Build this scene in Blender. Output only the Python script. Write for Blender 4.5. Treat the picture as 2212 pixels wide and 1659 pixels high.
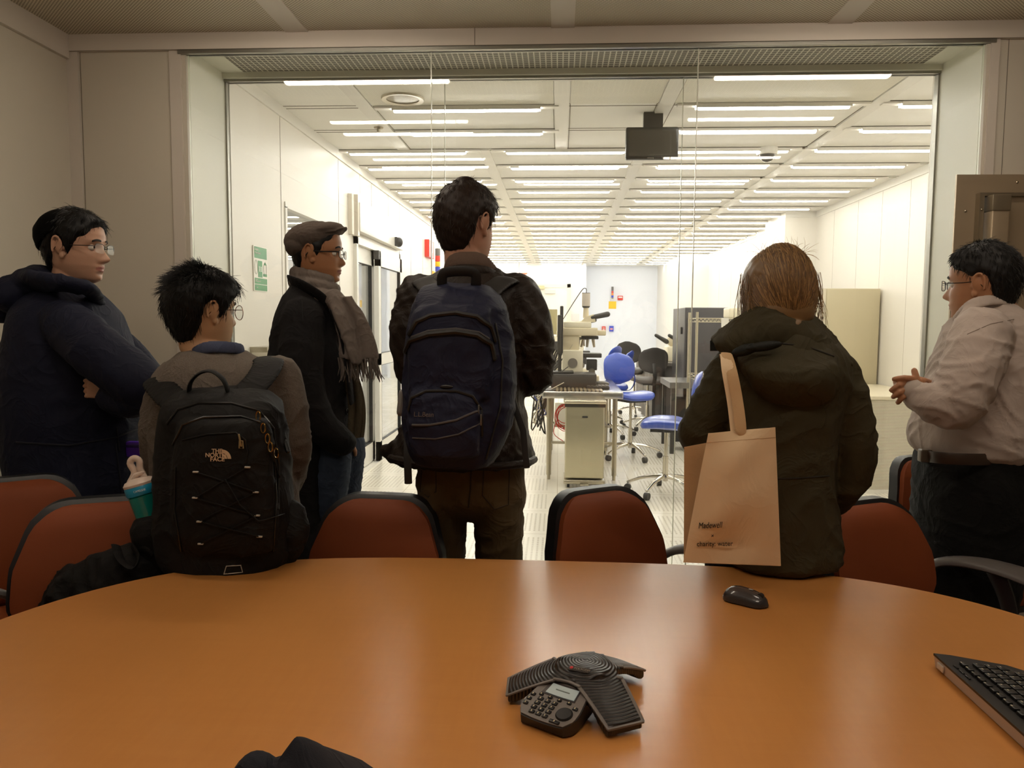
import bpy, math, random
import numpy as np
from mathutils import Vector, Matrix, noise, Euler
random.seed(7); RNG = np.random.default_rng(7)
PI = math.pi
sc = bpy.context.scene
for o in list(bpy.data.objects): bpy.data.objects.remove(o)
col = sc.collection

# ---------------------------------------------------------------- camera
HC = 1.36                      # lens height above the floor
F = 1680.0                     # focal length in pixels of the 2212 px frame
psi = math.atan(101/F); pit = math.atan(137.5*math.cos(psi)/F); rol = math.radians(.4)
Fw = Vector((-math.sin(psi)*math.cos(pit), math.cos(psi)*math.cos(pit), -math.sin(pit)))
R0 = Fw.cross(Vector((0, 0, 1))).normalized(); U0 = R0.cross(Fw)
Rv = math.cos(rol)*R0 + math.sin(rol)*U0; Uv = -math.sin(rol)*R0 + math.cos(rol)*U0
cam = bpy.data.cameras.new('camera'); camo = bpy.data.objects.new('camera', cam); col.objects.link(camo)
mm = Matrix((Rv, Uv, -Fw)).transposed().to_4x4(); mm.translation = Vector((0, 0, HC)); camo.matrix_world = mm
cam.sensor_width = 36; cam.lens = 36*F/2212; cam.clip_start = .02; cam.clip_end = 100
cam.dof.use_dof = False
sc.camera = camo

def P(px, py, Y):
    """world point on the vertical plane at depth Y seen at pixel (px, py)"""
    v = Rv*((px-1106)/F) - Uv*((py-829.5)/F) + Fw
    t = Y/v.y
    return Vector((v.x*t, Y, HC+v.z*t))
def PZ(px, py, z):
    """world point at height z seen at pixel (px, py)"""
    v = Rv*((px-1106)/F) - Uv*((py-829.5)/F) + Fw
    t = (z-HC)/v.z
    return Vector((v.x*t, v.y*t, z))

# ---------------------------------------------------------------- world, view
w = bpy.data.worlds.new('world'); sc.world = w; w.use_nodes = True
w.node_tree.nodes['Background'].inputs[0].default_value = (.9, .8, .7, 1)
w.node_tree.nodes['Background'].inputs[1].default_value = .05
sc.view_settings.view_transform = 'Standard'; sc.view_settings.look = 'None'
sc.view_settings.exposure = 0; sc.view_settings.gamma = 1; sc.view_settings.use_curve_mapping = False
LAMP_LAB = 32.0; LAMP_CONF = 45.0
sc.cycles.max_bounces = 10; sc.cycles.transparent_max_bounces = 24; sc.cycles.diffuse_bounces = 5; sc.cycles.glossy_bounces = 5
sc.cycles.sample_clamp_indirect = 6

# ---------------------------------------------------------------- materials
def lin(c):
    return tuple(((x/255)/12.92 if x/255 <= .04045 else ((x/255+.055)/1.055)**2.4) for x in c)
def nm(name):
    m = bpy.data.materials.new(name); m.use_nodes = True; nt = m.node_tree
    return m, nt, nt.nodes['Principled BSDF']
class E:
    """tiny shader-math wrapper"""
    def __init__(s, nt, k): s.nt, s.k = nt, k
    def op(s, o, b=None, c=None):
        n = s.nt.nodes.new('ShaderNodeMath'); n.operation = o
        s.nt.links.new(s.k, n.inputs[0])
        for i, v in ((1, b), (2, c)):
            if v is None: continue
            if isinstance(v, E): s.nt.links.new(v.k, n.inputs[i])
            else: n.inputs[i].default_value = v
        return E(s.nt, n.outputs[0])
    def __add__(s, b): return s.op('ADD', b)
    def __sub__(s, b): return s.op('SUBTRACT', b)
    def __mul__(s, b): return s.op('MULTIPLY', b)
    def mod(s, b): return s.op('FLOORED_MODULO', b)
    def gt(s, b): return s.op('GREATER_THAN', b)
    def lt(s, b): return s.op('LESS_THAN', b)
    def abs(s): return s.op('ABSOLUTE')
def objxyz(nt, kind='Object'):
    t = nt.nodes.new('ShaderNodeTexCoord'); sp = nt.nodes.new('ShaderNodeSeparateXYZ')
    nt.links.new(t.outputs[kind], sp.inputs[0])
    return [E(nt, sp.outputs[i]) for i in range(3)]
def mixcol(nt, fac, a, b):
    n = nt.nodes.new('ShaderNodeMix'); n.data_type = 'RGBA'
    if isinstance(fac, E): nt.links.new(fac.k, n.inputs[0])
    else: nt.links.new(fac, n.inputs[0])
    for i, v in ((6, a), (7, b)):
        if hasattr(v, 'is_linked'): nt.links.new(v, n.inputs[i])
        else: n.inputs[i].default_value = (*v, 1)
    return n.outputs[2]
def noisetex(nt, scale, detail=3, sx=(1, 1, 1), rough=.5):
    t = nt.nodes.new('ShaderNodeTexCoord'); mp = nt.nodes.new('ShaderNodeMapping'); mp.inputs['Scale'].default_value = sx
    n = nt.nodes.new('ShaderNodeTexNoise'); n.inputs['Scale'].default_value = scale; n.inputs['Detail'].default_value = detail
    n.inputs['Roughness'].default_value = rough
    nt.links.new(t.outputs['Object'], mp.inputs[0]); nt.links.new(mp.outputs[0], n.inputs['Vector'])
    return n.outputs['Fac']
MATS = {}
def mat(name, c, rough=.5, metal=0., var=0., vs=8., bump=0., bs=60., sx=(1, 1, 1), spec=None, coat=0., sheen=0., emit=None, es=1., c2=None):
    if name in MATS: return MATS[name]
    m, nt, b = nm(name); c = lin(c)
    b.inputs['Base Color'].default_value = (*c, 1); b.inputs['Roughness'].default_value = rough; b.inputs['Metallic'].default_value = metal
    if spec is not None: b.inputs['Specular IOR Level'].default_value = spec
    b.inputs['Coat Weight'].default_value = coat
    if sheen: b.inputs['Sheen Weight'].default_value = sheen; b.inputs['Sheen Roughness'].default_value = .5
    if var or c2:
        d = lin(c2) if c2 else tuple(x*(1-var) for x in c)
        nt.links.new(mixcol(nt, noisetex(nt, vs, 4, sx), c, d), b.inputs['Base Color'])
    if bump:
        bp = nt.nodes.new('ShaderNodeBump'); bp.inputs['Strength'].default_value = min(1, bump); bp.inputs['Distance'].default_value = .004
        nt.links.new(noisetex(nt, bs, 3, sx), bp.inputs['Height']); nt.links.new(bp.outputs[0], b.inputs['Normal'])
    if emit:
        b.inputs['Emission Color'].default_value = (*emit, 1); b.inputs['Emission Strength'].default_value = es
    MATS[name] = m; return m
def emat(name, c, s):
    m, nt, b = nm(name); nt.nodes.remove(b)
    e = nt.nodes.new('ShaderNodeEmission'); e.inputs[0].default_value = (*c, 1); e.inputs[1].default_value = s
    nt.links.new(e.outputs[0], nt.nodes['Material Output'].inputs[0]); return m
def glassmat(name, tint=(1, 1, 1), k=1.0):
    m, nt, b = nm(name); nt.nodes.remove(b)
    tr = nt.nodes.new('ShaderNodeBsdfTransparent'); tr.inputs[0].default_value = (*tint, 1)
    gl = nt.nodes.new('ShaderNodeBsdfGlossy'); gl.inputs['Roughness'].default_value = 0
    g = nt.nodes.new('ShaderNodeNewGeometry'); fr = nt.nodes.new('ShaderNodeFresnel')
    bk = E(nt, g.outputs['Backfacing']); ior = bk*(1/1.5-1.5)+1.5
    nt.links.new(ior.k, fr.inputs[0])
    fac = E(nt, fr.outputs[0])*k
    mx = nt.nodes.new('ShaderNodeMixShader'); nt.links.new(fac.k, mx.inputs[0]); nt.links.new(tr.outputs[0], mx.inputs[1]); nt.links.new(gl.outputs[0], mx.inputs[2])
    nt.links.new(mx.outputs[0], nt.nodes['Material Output'].inputs[0]); return m

# ---------------------------------------------------------------- mesh builder
def rrect(w, h, r, n=4):
    pts = []
    for k, (sx, sy) in enumerate(((1, 1), (-1, 1), (-1, -1), (1, -1))):
        for i in range(n+1):
            a = (k + i/n)*PI/2
            pts.append((sx*(w/2-r)+r*math.cos(a), sy*(h/2-r)+r*math.sin(a)))
    return pts
class B:
    def __init__(s): s.v = []; s.f = []; s.mi = []; s.m = None; s.k = 0
    def _add(s, vs, fs):
        n = len(s.v)
        s.v += [(s.m @ Vector(p)) if s.m is not None else Vector(p) for p in vs]
        s.f += [tuple(i+n for i in f) for f in fs]; s.mi += [s.k]*len(fs); return s
    def box(s, c, d):
        x, y, z = c; a, b, e = d[0]/2, d[1]/2, d[2]/2
        vs = [(x+i*a, y+j*b, z+k*e) for k in (-1, 1) for j in (-1, 1) for i in (-1, 1)]
        return s._add(vs, [(0, 2, 3, 1), (4, 5, 7, 6), (0, 1, 5, 4), (2, 6, 7, 3), (0, 4, 6, 2), (1, 3, 7, 5)])
    def b2(s, a, b): return s.box([(a[i]+b[i])/2 for i in range(3)], [abs(b[i]-a[i]) for i in range(3)])
    def loft(s, rings, cap=True, closed=True):
        n = len(rings[0]); vs = [p for r in rings for p in r]; fs = []
        for i in range(len(rings)-1):
            for j in range(n if closed else n-1):
                a = i*n+j; b = i*n+(j+1) % n
                fs.append((a, b, b+n, a+n))
        if cap:
            fs.append(tuple(range(n))[::-1]); fs.append(tuple(range((len(rings)-1)*n, len(rings)*n)))
        return s._add(vs, fs)
    def prism(s, poly, z0, z1, ax='z'):
        def q(p, z): return (p[0], p[1], z) if ax == 'z' else ((p[0], z, p[1]) if ax == 'y' else (z, p[0], p[1]))
        return s.loft([[q(p, z0) for p in poly], [q(p, z1) for p in poly]])
    def rbox(s, c, d, r, n=3, ax='z'):
        r = min(r, min(d)/2*.98); x, y, z = c
        o = {'z': (0, 1, 2), 'y': (0, 2, 1), 'x': (1, 2, 0)}[ax]; D = [d[i] for i in o]
        rings = []
        for sg in (-1, 1):
            rg = range(n+1) if sg < 0 else range(n, -1, -1)
            for i in rg:
                a = i/n*PI/2; ins = r*(1-math.sin(a)); zz = sg*(D[2]/2-r+r*math.cos(a))
                rr = rrect(D[0]-2*ins+1e-5, D[1]-2*ins+1e-5, max(r-ins, 1e-4), n)
                ring = []
                for (u, v) in rr:
                    p = [0, 0, 0]; p[o[0]] = u; p[o[1]] = v; p[o[2]] = zz
                    ring.append((p[0]+x, p[1]+y, p[2]+z))
                rings.append(ring)
        return s.loft(rings)
    def cyl(s, a, b, r, r2=None, n=16):
        return s.tube([a, b], [r, r if r2 is None else r2], n, rnd=False)
    def tube(s, pts, rad, n=10, rnd=True, flat=None, up=None, smooth=0):
        pts = [Vector(p) for p in pts]
        if not hasattr(rad, '__len__'): rad = [rad]*len(pts)
        rad = [(r if hasattr(r, '__len__') else (r, r)) for r in rad]
        if smooth:
            q, rr = [], []
            for i in range(len(pts)-1):
                p0 = pts[max(i-1, 0)]; p1 = pts[i]; p2 = pts[i+1]; p3 = pts[min(i+2, len(pts)-1)]
                for k in range(smooth):
                    t = k/smooth
                    q.append(.5*((2*p1)+(p2-p0)*t+(2*p0-5*p1+4*p2-p3)*t*t+(3*p1-p0-3*p2+p3)*t**3))
                    rr.append(tuple(rad[i][j]*(1-t)+rad[i+1][j]*t for j in (0, 1)))
            q.append(pts[-1]); rr.append(rad[-1]); pts, rad = q, rr
        d = [(pts[min(i+1, len(pts)-1)]-pts[max(i-1, 0)]).normalized() for i in range(len(pts))]
        u = Vector(up) if up else (Vector((0, 0, 1)) if abs(d[0].z) < .9 else Vector((1, 0, 0)))
        rings = []
        for i, p in enumerate(pts):
            u = (u-d[i]*u.dot(d[i]))
            if u.length < 1e-6: u = Vector((.3, .9, .1))-d[i]*Vector((.3, .9, .1)).dot(d[i])
            u.normalize(); v = d[i].cross(u)
            ring = lambda c, k: [c+(u*math.cos(t*2*PI/n)*rad[i][0]+v*math.sin(t*2*PI/n)*rad[i][1])*k for t in range(n)]
            if rnd and i == 0:
                e = min(rad[0])
                rings += [ring(p-d[0]*e*math.cos(a), math.sin(a)+.02) for a in (0.05, .5, 1.0)]
            rings.append(ring(p, 1))
            if rnd and i == len(pts)-1:
                e = min(rad[-1])
                rings += [ring(p+d[i]*e*math.cos(a), math.sin(a)+.02) for a in (1.0, .5, .05)]
        return s.loft(rings)
    def ell(s, c, r, n=16, rot=None):
        m = 10 if n <= 16 else n//2
        rings = []; M_ = Euler(rot).to_matrix() if rot else Matrix.Identity(3); c = Vector(c)
        for i in range(m+1):
            a = (i+.02*(i == 0)-.02*(i == m))/m*PI
            rings.append([c+M_ @ Vector((r[0]*math.sin(a)*math.cos(t*2*PI/n), r[1]*math.sin(a)*math.sin(t*2*PI/n), -r[2]*math.cos(a))) for t in range(n)])
        return s.loft(rings)
    def lathe(s, prof, n=20, c=(0, 0, 0)):
        return s.loft([[(c[0]+max(r, 1e-4)*math.cos(t*2*PI/n), c[1]+max(r, 1e-4)*math.sin(t*2*PI/n), c[2]+z) for t in range(n)] for r, z in prof])
    def grid(s, fn, nu, nv, th=0.):
        """open sheet fn(u,v)->point, optionally thickened"""
        pts = [[Vector(fn(i/nu, j/nv)) for j in range(nv+1)] for i in range(nu+1)]
        vs = [p for r in pts for p in r]; W = nv+1
        fs = [(i*W+j, (i+1)*W+j, (i+1)*W+j+1, i*W+j+1) for i in range(nu) for j in range(nv)]
        if th:
            nn = []
            for i in range(nu+1):
                for j in range(nv+1):
                    a = pts[min(i+1, nu)][j]-pts[max(i-1, 0)][j]; b = pts[i][min(j+1, nv)]-pts[i][max(j-1, 0)]
                    c = a.cross(b); nn.append(c.normalized() if c.length > 1e-9 else Vector((0, 0, 1)))
            N_ = len(vs); vs = [v+n*th/2 for v, n in zip(vs, nn)]+[v-n*th/2 for v, n in zip(vs, nn)]
            f2 = [tuple(N_+i for i in f[::-1]) for f in fs]
            ed = [j for j in range(W)]+[i*W+nv for i in range(1, nu+1)]+[nu*W+j for j in range(nv-1, -1, -1)]+[i*W for i in range(nu-1, 0, -1)]
            fs = fs+f2+[(ed[k], ed[(k+1) % len(ed)], N_+ed[(k+1) % len(ed)], N_+ed[k]) for k in range(len(ed))]
        return s._add(vs, fs)
    def mesh(s, name, mats, smooth=True, off=None):
        me = bpy.data.meshes.new(name)
        vs = [v-off for v in s.v] if off is not None else s.v
        me.from_pydata([tuple(v) for v in vs], [], s.f)
        for m in (mats if isinstance(mats, (list, tuple)) else [mats]): me.materials.append(m)
        me.polygons.foreach_set('material_index', s.mi)
        me.validate(); me.update()
        fix_normals(me)
        if smooth:
            me.polygons.foreach_set('use_smooth', [True]*len(me.polygons))
            try: me.set_sharp_from_angle(angle=math.radians(38 if smooth is True else smooth))
            except Exception: pass
        return me
    def obj(s, name, mats, parent=None, smooth=True, world=False, **tg):
        """world=True: vertices were given in world space, parent is unrotated"""
        off = Vector(parent.get('_o', (0, 0, 0))) if (world and parent) else None
        o = bpy.data.objects.new(name, s.mesh(name, mats, smooth, off)); col.objects.link(o)
        if parent: o.parent = parent
        tag(o, **tg); return o
import bmesh
def fix_normals(me):
    bm = bmesh.new(); bm.from_mesh(me); bmesh.ops.recalc_face_normals(bm, faces=bm.faces); bm.to_mesh(me); bm.free()
def tag(o, label=None, cat=None, group=None, kind=None):
    if label: o['label'] = label
    if cat: o['category'] = cat
    if group: o['group'] = group
    if kind: o['kind'] = kind
    return o
def thing(name, label, cat, loc=(0, 0, 0), rz=0, group=None, rot=None):
    o = bpy.data.objects.new(name, None); col.objects.link(o); o.location = loc; o.rotation_euler = rot if rot else (0, 0, rz)
    o.empty_display_size = .1; o['_o'] = tuple(loc)
    return tag(o, label, cat, group)
def dup(root, loc=None, rz=None, label=None, group=None, rot=None):
    def rec(o, par):
        c = o.copy(); col.objects.link(c); c.parent = par
        for ch in [x for x in bpy.data.objects if x.parent == o]: rec(ch, c)
        return c
    r = rec(root, None)
    if loc is not None: r.location = loc
    if rz is not None: r.rotation_euler = (0, 0, rz)
    if rot is not None: r.rotation_euler = rot
    if label: r['label'] = label
    if group: r['group'] = group
    return r
def struct(o): o['kind'] = 'structure'; return o

def fuse(b, name, mats, voxel, parent=None, smooth=3, disp=None, matfn=None, world=True, off=None, dec=None, **tg):
    """close overlapping solids into one continuous skin"""
    me0 = bpy.data.meshes.new('tmp'); me0.from_pydata([tuple(v) for v in b.v], [], b.f); me0.update(); fix_normals(me0)
    t = bpy.data.objects.new('tmp', me0); col.objects.link(t)
    r = t.modifiers.new('r', 'REMESH'); r.mode = 'VOXEL'; r.voxel_size = voxel
    if smooth:
        q = t.modifiers.new('s', 'SMOOTH'); q.factor = .5; q.iterations = smooth
    dg = bpy.context.evaluated_depsgraph_get(); dg.update()
    me = bpy.data.meshes.new_from_object(t.evaluated_get(dg))
    bpy.data.objects.remove(t); bpy.data.meshes.remove(me0)
    me.name = name
    n = len(me.vertices); co = np.empty(n*3, np.float32); me.vertices.foreach_get('co', co); co = co.reshape(-1, 3)
    if disp:
        no = np.empty(n*3, np.float32); me.vertices.foreach_get('normal', no); no = no.reshape(-1, 3)
        co = co+no*disp(co)[:, None].astype(np.float32)
    mi = matfn(co) if matfn else None
    o_ = np.array(off if off is not None else (parent.get('_o', (0, 0, 0)) if (world and parent) else (0, 0, 0)), np.float32)
    me.vertices.foreach_set('co', (co-o_).ravel())
    me.materials.clear()
    for m in (mats if isinstance(mats, (list, tuple)) else [mats]): me.materials.append(m)
    if mi is not None:
        lp = np.empty(len(me.polygons), np.int32); me.polygons.foreach_get('loop_start', lp)
        vi = np.empty(len(me.loops), np.int32); me.loops.foreach_get('vertex_index', vi)
        me.polygons.foreach_set('material_index', mi[vi[lp]].astype(np.int32))
    me.polygons.foreach_set('use_smooth', [True]*len(me.polygons)); me.update()
    o = bpy.data.objects.new(name, me); col.objects.link(o)
    if parent: o.parent = parent
    tag(o, **tg); return o
def snoise(co, fx, fy, fz, seed=0, n=7):
    """smooth pseudo-noise from a few random sines, about -1..1"""
    g = np.random.default_rng(seed); s = np.zeros(len(co))
    for i in range(n):
        k = g.normal(size=3); k /= np.linalg.norm(k); f = g.uniform(.7, 1.6)
        s += np.sin((co[:, 0]*k[0]*fx+co[:, 1]*k[1]*fy+co[:, 2]*k[2]*fz)*f*2*PI+g.uniform(0, 6.28)+1.3*np.sin((co[:, 0]*fx*.4+co[:, 2]*fz*.3)*2+i))
    return s/math.sqrt(n)/1.2
def folds(a=.004, fx=6, fy=6, fz=9, seed=0):
    """broad soft swells plus sharper creases that wander with a warp"""
    def f(co):
        w_ = np.stack([snoise(co, fx*.5, fy*.5, fz*.5, seed+20+i) for i in range(3)], 1)*.07
        c2 = co+w_
        r1 = 1-np.abs(np.clip(snoise(c2, fx, fy, fz*1.2, seed, 5), -1, 1)); r2 = 1-np.abs(np.clip(snoise(c2, fx*2, fy*2, fz*2.2, seed+5, 5), -1, 1))
        m_ = .5+.5*np.clip(snoise(co, fx*.6, fy*.6, fz*.5, seed+9), -1, 1)
        return a*(.9*(r1**2-.35)+.75*m_*(r2**3-.25))
    return f
def text(s, size, m, parent, loc, rot=(0, 0, 0), name='lettering', sx=1., shear=0., align='LEFT', th=.0006, bold=0., rotm=None, label=None):
    cu = bpy.data.curves.new(name, 'FONT'); cu.body = s; cu.size = size; cu.align_x = align; cu.shear = shear; cu.extrude = th; cu.offset = bold
    t = bpy.data.objects.new('tmp', cu); col.objects.link(t)
    dg = bpy.context.evaluated_depsgraph_get(); dg.update()
    me = bpy.data.meshes.new_from_object(t.evaluated_get(dg)); bpy.data.objects.remove(t)
    me.materials.clear(); me.materials.append(m)
    o = bpy.data.objects.new(name, me); col.objects.link(o)
    if parent: o.parent = parent
    R_ = rotm if rotm is not None else Euler(rot).to_matrix()
    o.matrix_basis = Matrix.Translation(Vector(loc)) @ R_.to_4x4() @ Matrix.Diagonal((sx, 1, 1, 1))
    if label: o['label'] = label
    return o
# ================================================================ the meeting room and the clean room behind the glass
ZC = 2.68                       # ceiling
G1, G2 = 3.65, 4.10             # the two glazed fronts
XL, XR = -1.76, 1.865           # glazed opening
ZT = 2.60                       # its top
WL = -2.33; WRR = 3.9; YB = -2.4
CY = [4.90+.615*k for k in range(22)]
wallm = mat('meeting_room_wall', (208, 200, 185), .45, var=.05, vs=2)
trimm = mat('meeting_room_trim', (212, 203, 192), .4)
labw = mat('clean_room_wall', (238, 233, 224), .4, var=.02, vs=1.5)
labfar = mat('clean_room_far_wall', (238, 241, 248), .35)
cavm = mat('glazing_reveal', (228, 227, 212), .4)
alum = mat('aluminium_frame', (150, 148, 140), .35, .8)
seam = mat('panel_seam', (120, 112, 98), .6)
steel = mat('brushed_steel', (176, 168, 150), .32, 1., var=.12, vs=12, sx=(1, 1, .05))
white = mat('white_paint', (235, 232, 225), .4)
def perf(name, base, dark, pitch, k):
    m, nt, b = nm(name); x, y, z = objxyz(nt)
    a = (x*(2*PI/pitch)).op('SINE')*(y*(2*PI/pitch)).op('SINE')
    nt.links.new(mixcol(nt, a.gt(k), lin(base), lin(dark)), b.inputs['Base Color']); b.inputs['Roughness'].default_value = .5
    return m
ceilm = perf('perforated_ceiling_tile', (226, 216, 196), (150, 140, 118), .016, -.05)
ceilp = perf('perforated_clean_room_tile', (242, 239, 228), (205, 198, 178), .014, .35)
ceilw = mat('clean_room_ceiling_tile', (246, 244, 238), .6)
# floor tiles with rows of slots
def slotfloor():
    m, nt, b = nm('perforated_floor_tile'); x, y, z = objxyz(nt)
    u = x.mod(.61); v = y.mod(.61)
    inside = (u-.305).abs().lt(.235)*(v-.305).abs().lt(.235)
    slot = (x.mod(.0305)).lt(.012)*(y.mod(.0203)).lt(.009)
    line = ((u-.305).abs().gt(.3025)).op('MAXIMUM', (v-.305).abs().gt(.3025))
    c1 = mixcol(nt, inside*slot, lin((243, 238, 226)), lin((178, 168, 150)))
    c2 = mixcol(nt, line, c1, lin((190, 180, 160)))
    nt.links.new(c2, b.inputs['Base Color']); b.inputs['Roughness'].default_value = .22
    return m
slotm = slotfloor()
carpet = mat('meeting_room_floor', (150, 140, 128), .6, var=.15, vs=3)

B().b2((WL, YB, -.1), (WRR, G1+.02, 0)).obj('floor', carpet, kind='structure')
B().b2((-4, G1+.02, -.1), (4.2, 20, 0)).obj('floor', slotm, kind='structure')
# meeting-room ceiling with its flat runners
B().b2((WL, YB, ZC), (WRR, G1, ZC+.1)).obj('ceiling', ceilm, kind='structure')
n_trim = 0
def trim(b, m, smooth=False):
    global n_trim; n_trim += 1
    return b.obj('trim_%d' % n_trim, m, kind='structure', smooth=smooth)
for x in (-1.22, 0.0, 1.22, 2.44): trim(B().b2((x-.052, YB, ZC-.006), (x+.052, G1-.02, ZC+.002)), trimm)
B().b2((WL-.1, YB, -.1), (WL, G1+.4, ZC+.1)).obj('wall_left', wallm, kind='structure')
B().b2((WRR, YB, -.1), (WRR+.1, G1+.4, ZC+.1)).obj('wall_right', wallm, kind='structure')
B().b2((WL-.1, YB-.1, -.1), (WRR+.1, YB, ZC+.1)).obj('wall_back', wallm, kind='structure')
# wall with the glazed opening
b = B(); b.b2((WL-.1, G1, -.1), (XL, G2, ZC+.1)); b.b2((XR, G1, -.1), (WRR+.1, G2, ZC+.1)); b.b2((XL, G1, ZT+.012), (XR, G1+.04, ZC+.1))
b.obj('wall_front', wallm, kind='structure', smooth=False)
# cornice boards and panel joints of the meeting room
trim(B().b2((WL, G1-.022, ZC-.075), (WRR, G1-.001, ZC)), trimm)
trim(B().b2((WL, YB, ZC-.11), (WL+.02, G1-.02, ZC)), trimm)
b = B()
for x in (-1.80, -2.27, XR+.05, XR+.09): b.b2((x-.0012, G1-.0015, 0), (x+.0012, G1, ZC-.075))
b.b2((WL, G1-.0225, ZC-.0765), (WRR, G1-.021, ZC-.0745)); b.b2((-.40, G1-.0235, ZC-.075), (-.397, G1-.021, ZC))
trim(b, seam)
trim(B().b2((WL, G1-.014, 0), (WL+.055, G1-.001, ZC-.075)).b2((XL-.075, G1-.010, 0), (XL-.02, G1-.001, ZC-.075)), trimm)
trim(B().b2((XR+.012, G1-.010, 0), (XR+.05, G1-.001, ZC-.075)), trimm)
# cavity between the panes
b = B(); b.b2((XL-.02, G1+.03, 0), (XL+.004, G2-.03, ZT+.03)); b.b2((XR-.004, G1+.03, 0), (XR+.02, G2-.03, ZT+.03)); trim(b, cavm)
def grille():
    m, nt, bb = nm('egg_crate_grille'); x, y, z = objxyz(nt)
    g = (x.mod(.028)).lt(.006).op('MAXIMUM', (y.mod(.028)).lt(.006))
    nt.links.new(mixcol(nt, g, lin((96, 92, 78)), lin((214, 210, 196))), bb.inputs['Base Color']); return m
trim(B().b2((XL+.12, G1+.04, ZT+.028), (XR-.1, G2-.06, ZT+.05)), grille())
b = B(); b.b2((XL, G1+.041, ZT+.026), (XL+.12, G2-.03, ZT+.05)); b.b2((XR-.1, G1+.041, ZT+.026), (XR, G2-.03, ZT+.05)); b.b2((XL, G2-.06, ZT-.0), (XR, G2-.035, ZT+.06)); trim(b, cavm)
trim(B().b2((XL, G1, 0), (XR, G2, .012)), cavm)
# glazed fronts
glass = glassmat('clear_glass', (.985, .992, .985))
gedge = mat('glass_edge', (222, 226, 206), .25, spec=.8)
for wi, y0 in ((1, G1+.012), (2, G2-.012)):
    b = B(); b.b2((XL-.03*(wi == 1), y0-.03, ZT-.012), (XR+.03*(wi == 1), y0+.02, ZT+.012)); b.b2((XL, y0-.02, .0), (XR, y0+.02, .03))
    if wi == 2:
        b.b2((XL, y0-.02, 0), (XL+.012, y0+.02, ZT)); b.b2((XR-.012, y0-.02, 0), (XR, y0+.02, ZT))
    fr = b.obj('window_%d' % wi, alum, kind='structure', smooth=False)
    j = [XL+.006, -.603, .612, XR-.006]
    b = B()
    for i in range(3):
        x0, x1 = j[i]+.002, j[i+1]-.002; b.k = 0
        vs = [(x0, y0-.006, .03), (x1, y0-.006, .03), (x1, y0-.006, ZT-.012), (x0, y0-.006, ZT-.012)]; vs += [(p[0], y0+.006, p[2]) for p in vs]
        b._add(vs, [(0, 1, 2, 3), (7, 6, 5, 4)]); b.k = 1; b._add(vs, [(0, 4, 5, 1), (1, 5, 6, 2), (2, 6, 7, 3), (3, 7, 4, 0)])
    b.obj('glass_panel', [glass, gedge], fr, smooth=False)
    for xj in j[1:3]: B().b2((xj-.0018, y0-.0065, .03), (xj+.0018, y0+.0065, ZT-.012)).obj('sealant_joint', mat('clear_sealant', (244, 242, 230), .15, spec=1.), fr, smooth=False)

# ---- lamps
lampc = emat('fluorescent_lamp_meeting', (1, .86, .70), LAMP_CONF); lampl = emat('fluorescent_lamp', (1, .95, .87), LAMP_LAB)
lampf = emat('fluorescent_lamp_far', (.96, .97, 1), LAMP_LAB)
slotw = mat('lamp_housing', (236, 232, 224), .35)
def lamp_root(L, lm, label, group):
    r = B().b2((-L/2-.13, -.028, -.012), (L/2+.13, .028, 0)).b2((-L/2-.02, -.031, -.025), (L/2+.02, -.027, 0)).b2((-L/2-.02, .027, -.025), (L/2+.02, .031, 0)).obj('ceiling_light', slotw, smooth=False)  # base plate plus side lips, added to keep the tube's glow off the ceiling
    tag(r, label, 'ceiling light', group)
    B().tube([(-L/2, 0, -.020), (L/2, 0, -.020)], [(.015, .018)]*2, 10, up=(0, 0, 1)).obj('diffuser', lm, r)
    return r
proto = None
for y in (3.02, 1.84, .66):
    for x in (-1.065, .1, 1.26):
        if proto is None: proto = lamp_root(.88, lampc, 'fluorescent strip lamp in the meeting room ceiling', 'meeting room strip lamps'); o = proto
        else: o = dup(proto)
        if x == .1 and y > 1: bpy.data.objects.remove(o.children[0]); bpy.data.objects.remove(o); continue
        o.location = (x, y, ZC-.006)
p1 = p2 = None
for k, y in enumerate(CY):
    xs = (-.59, 1.27, 2.48) if k < 2 else (-1.2, .03, 1.26, 2.38)
    for x in xs:
        if k < 16:
            if p1 is None: p1 = lamp_root(.88, lampl, 'warm white strip lamp in the clean room ceiling', 'clean room strip lamps')
            o = p1 if (k == 0 and x == -.59) else dup(p1)
        else:
            if p2 is None: p2 = o = lamp_root(.88, lampf, 'cool white strip lamp at the far end of the clean room', 'far clean room strip lamps')
            else: o = dup(p2)
        o.location = (x, y, ZC-.006)
# ---- clean room shell
RX = 3.05
B().b2((-1.9, G2, ZC), (RX+.1, 20, ZC+.1)).obj('ceiling', ceilw, kind='structure')
trim(B().b2((-1.17, 4.13, ZC-.004), (-.05, CY[0]-.03, ZC+.002)).b2((.05, 4.13, ZC-.004), (.58, CY[0]-.03, ZC+.002)).b2((.68, 4.13, ZC-.004), (1.84, CY[0]-.03, ZC+.002)), ceilp)
b = B()
for x, ya, yb in ((-1.22, G2, CY[2]), (0, G2, CY[2]), (.63, G2, 18.4), (-.6, CY[2], 18.4), (1.89, G2, 18.4)): b.b2((x-.045, ya, ZC-.01), (x+.045, yb, ZC))
trim(b, white)
b = B()
for y in CY:
    b.b2((XL, y-.030, ZC-.0025), (RX, y-.026, ZC)); b.b2((XL, y+.026, ZC-.0025), (RX, y+.030, ZC))
for x in (-1.168, -.052, .052, .578, .682, 1.838, 1.942): b.b2((x-.002, G2, ZC-.0025), (x+.002, CY[2], ZC))
trim(b, seam)
wl = B(); LX = -1.745
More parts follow.
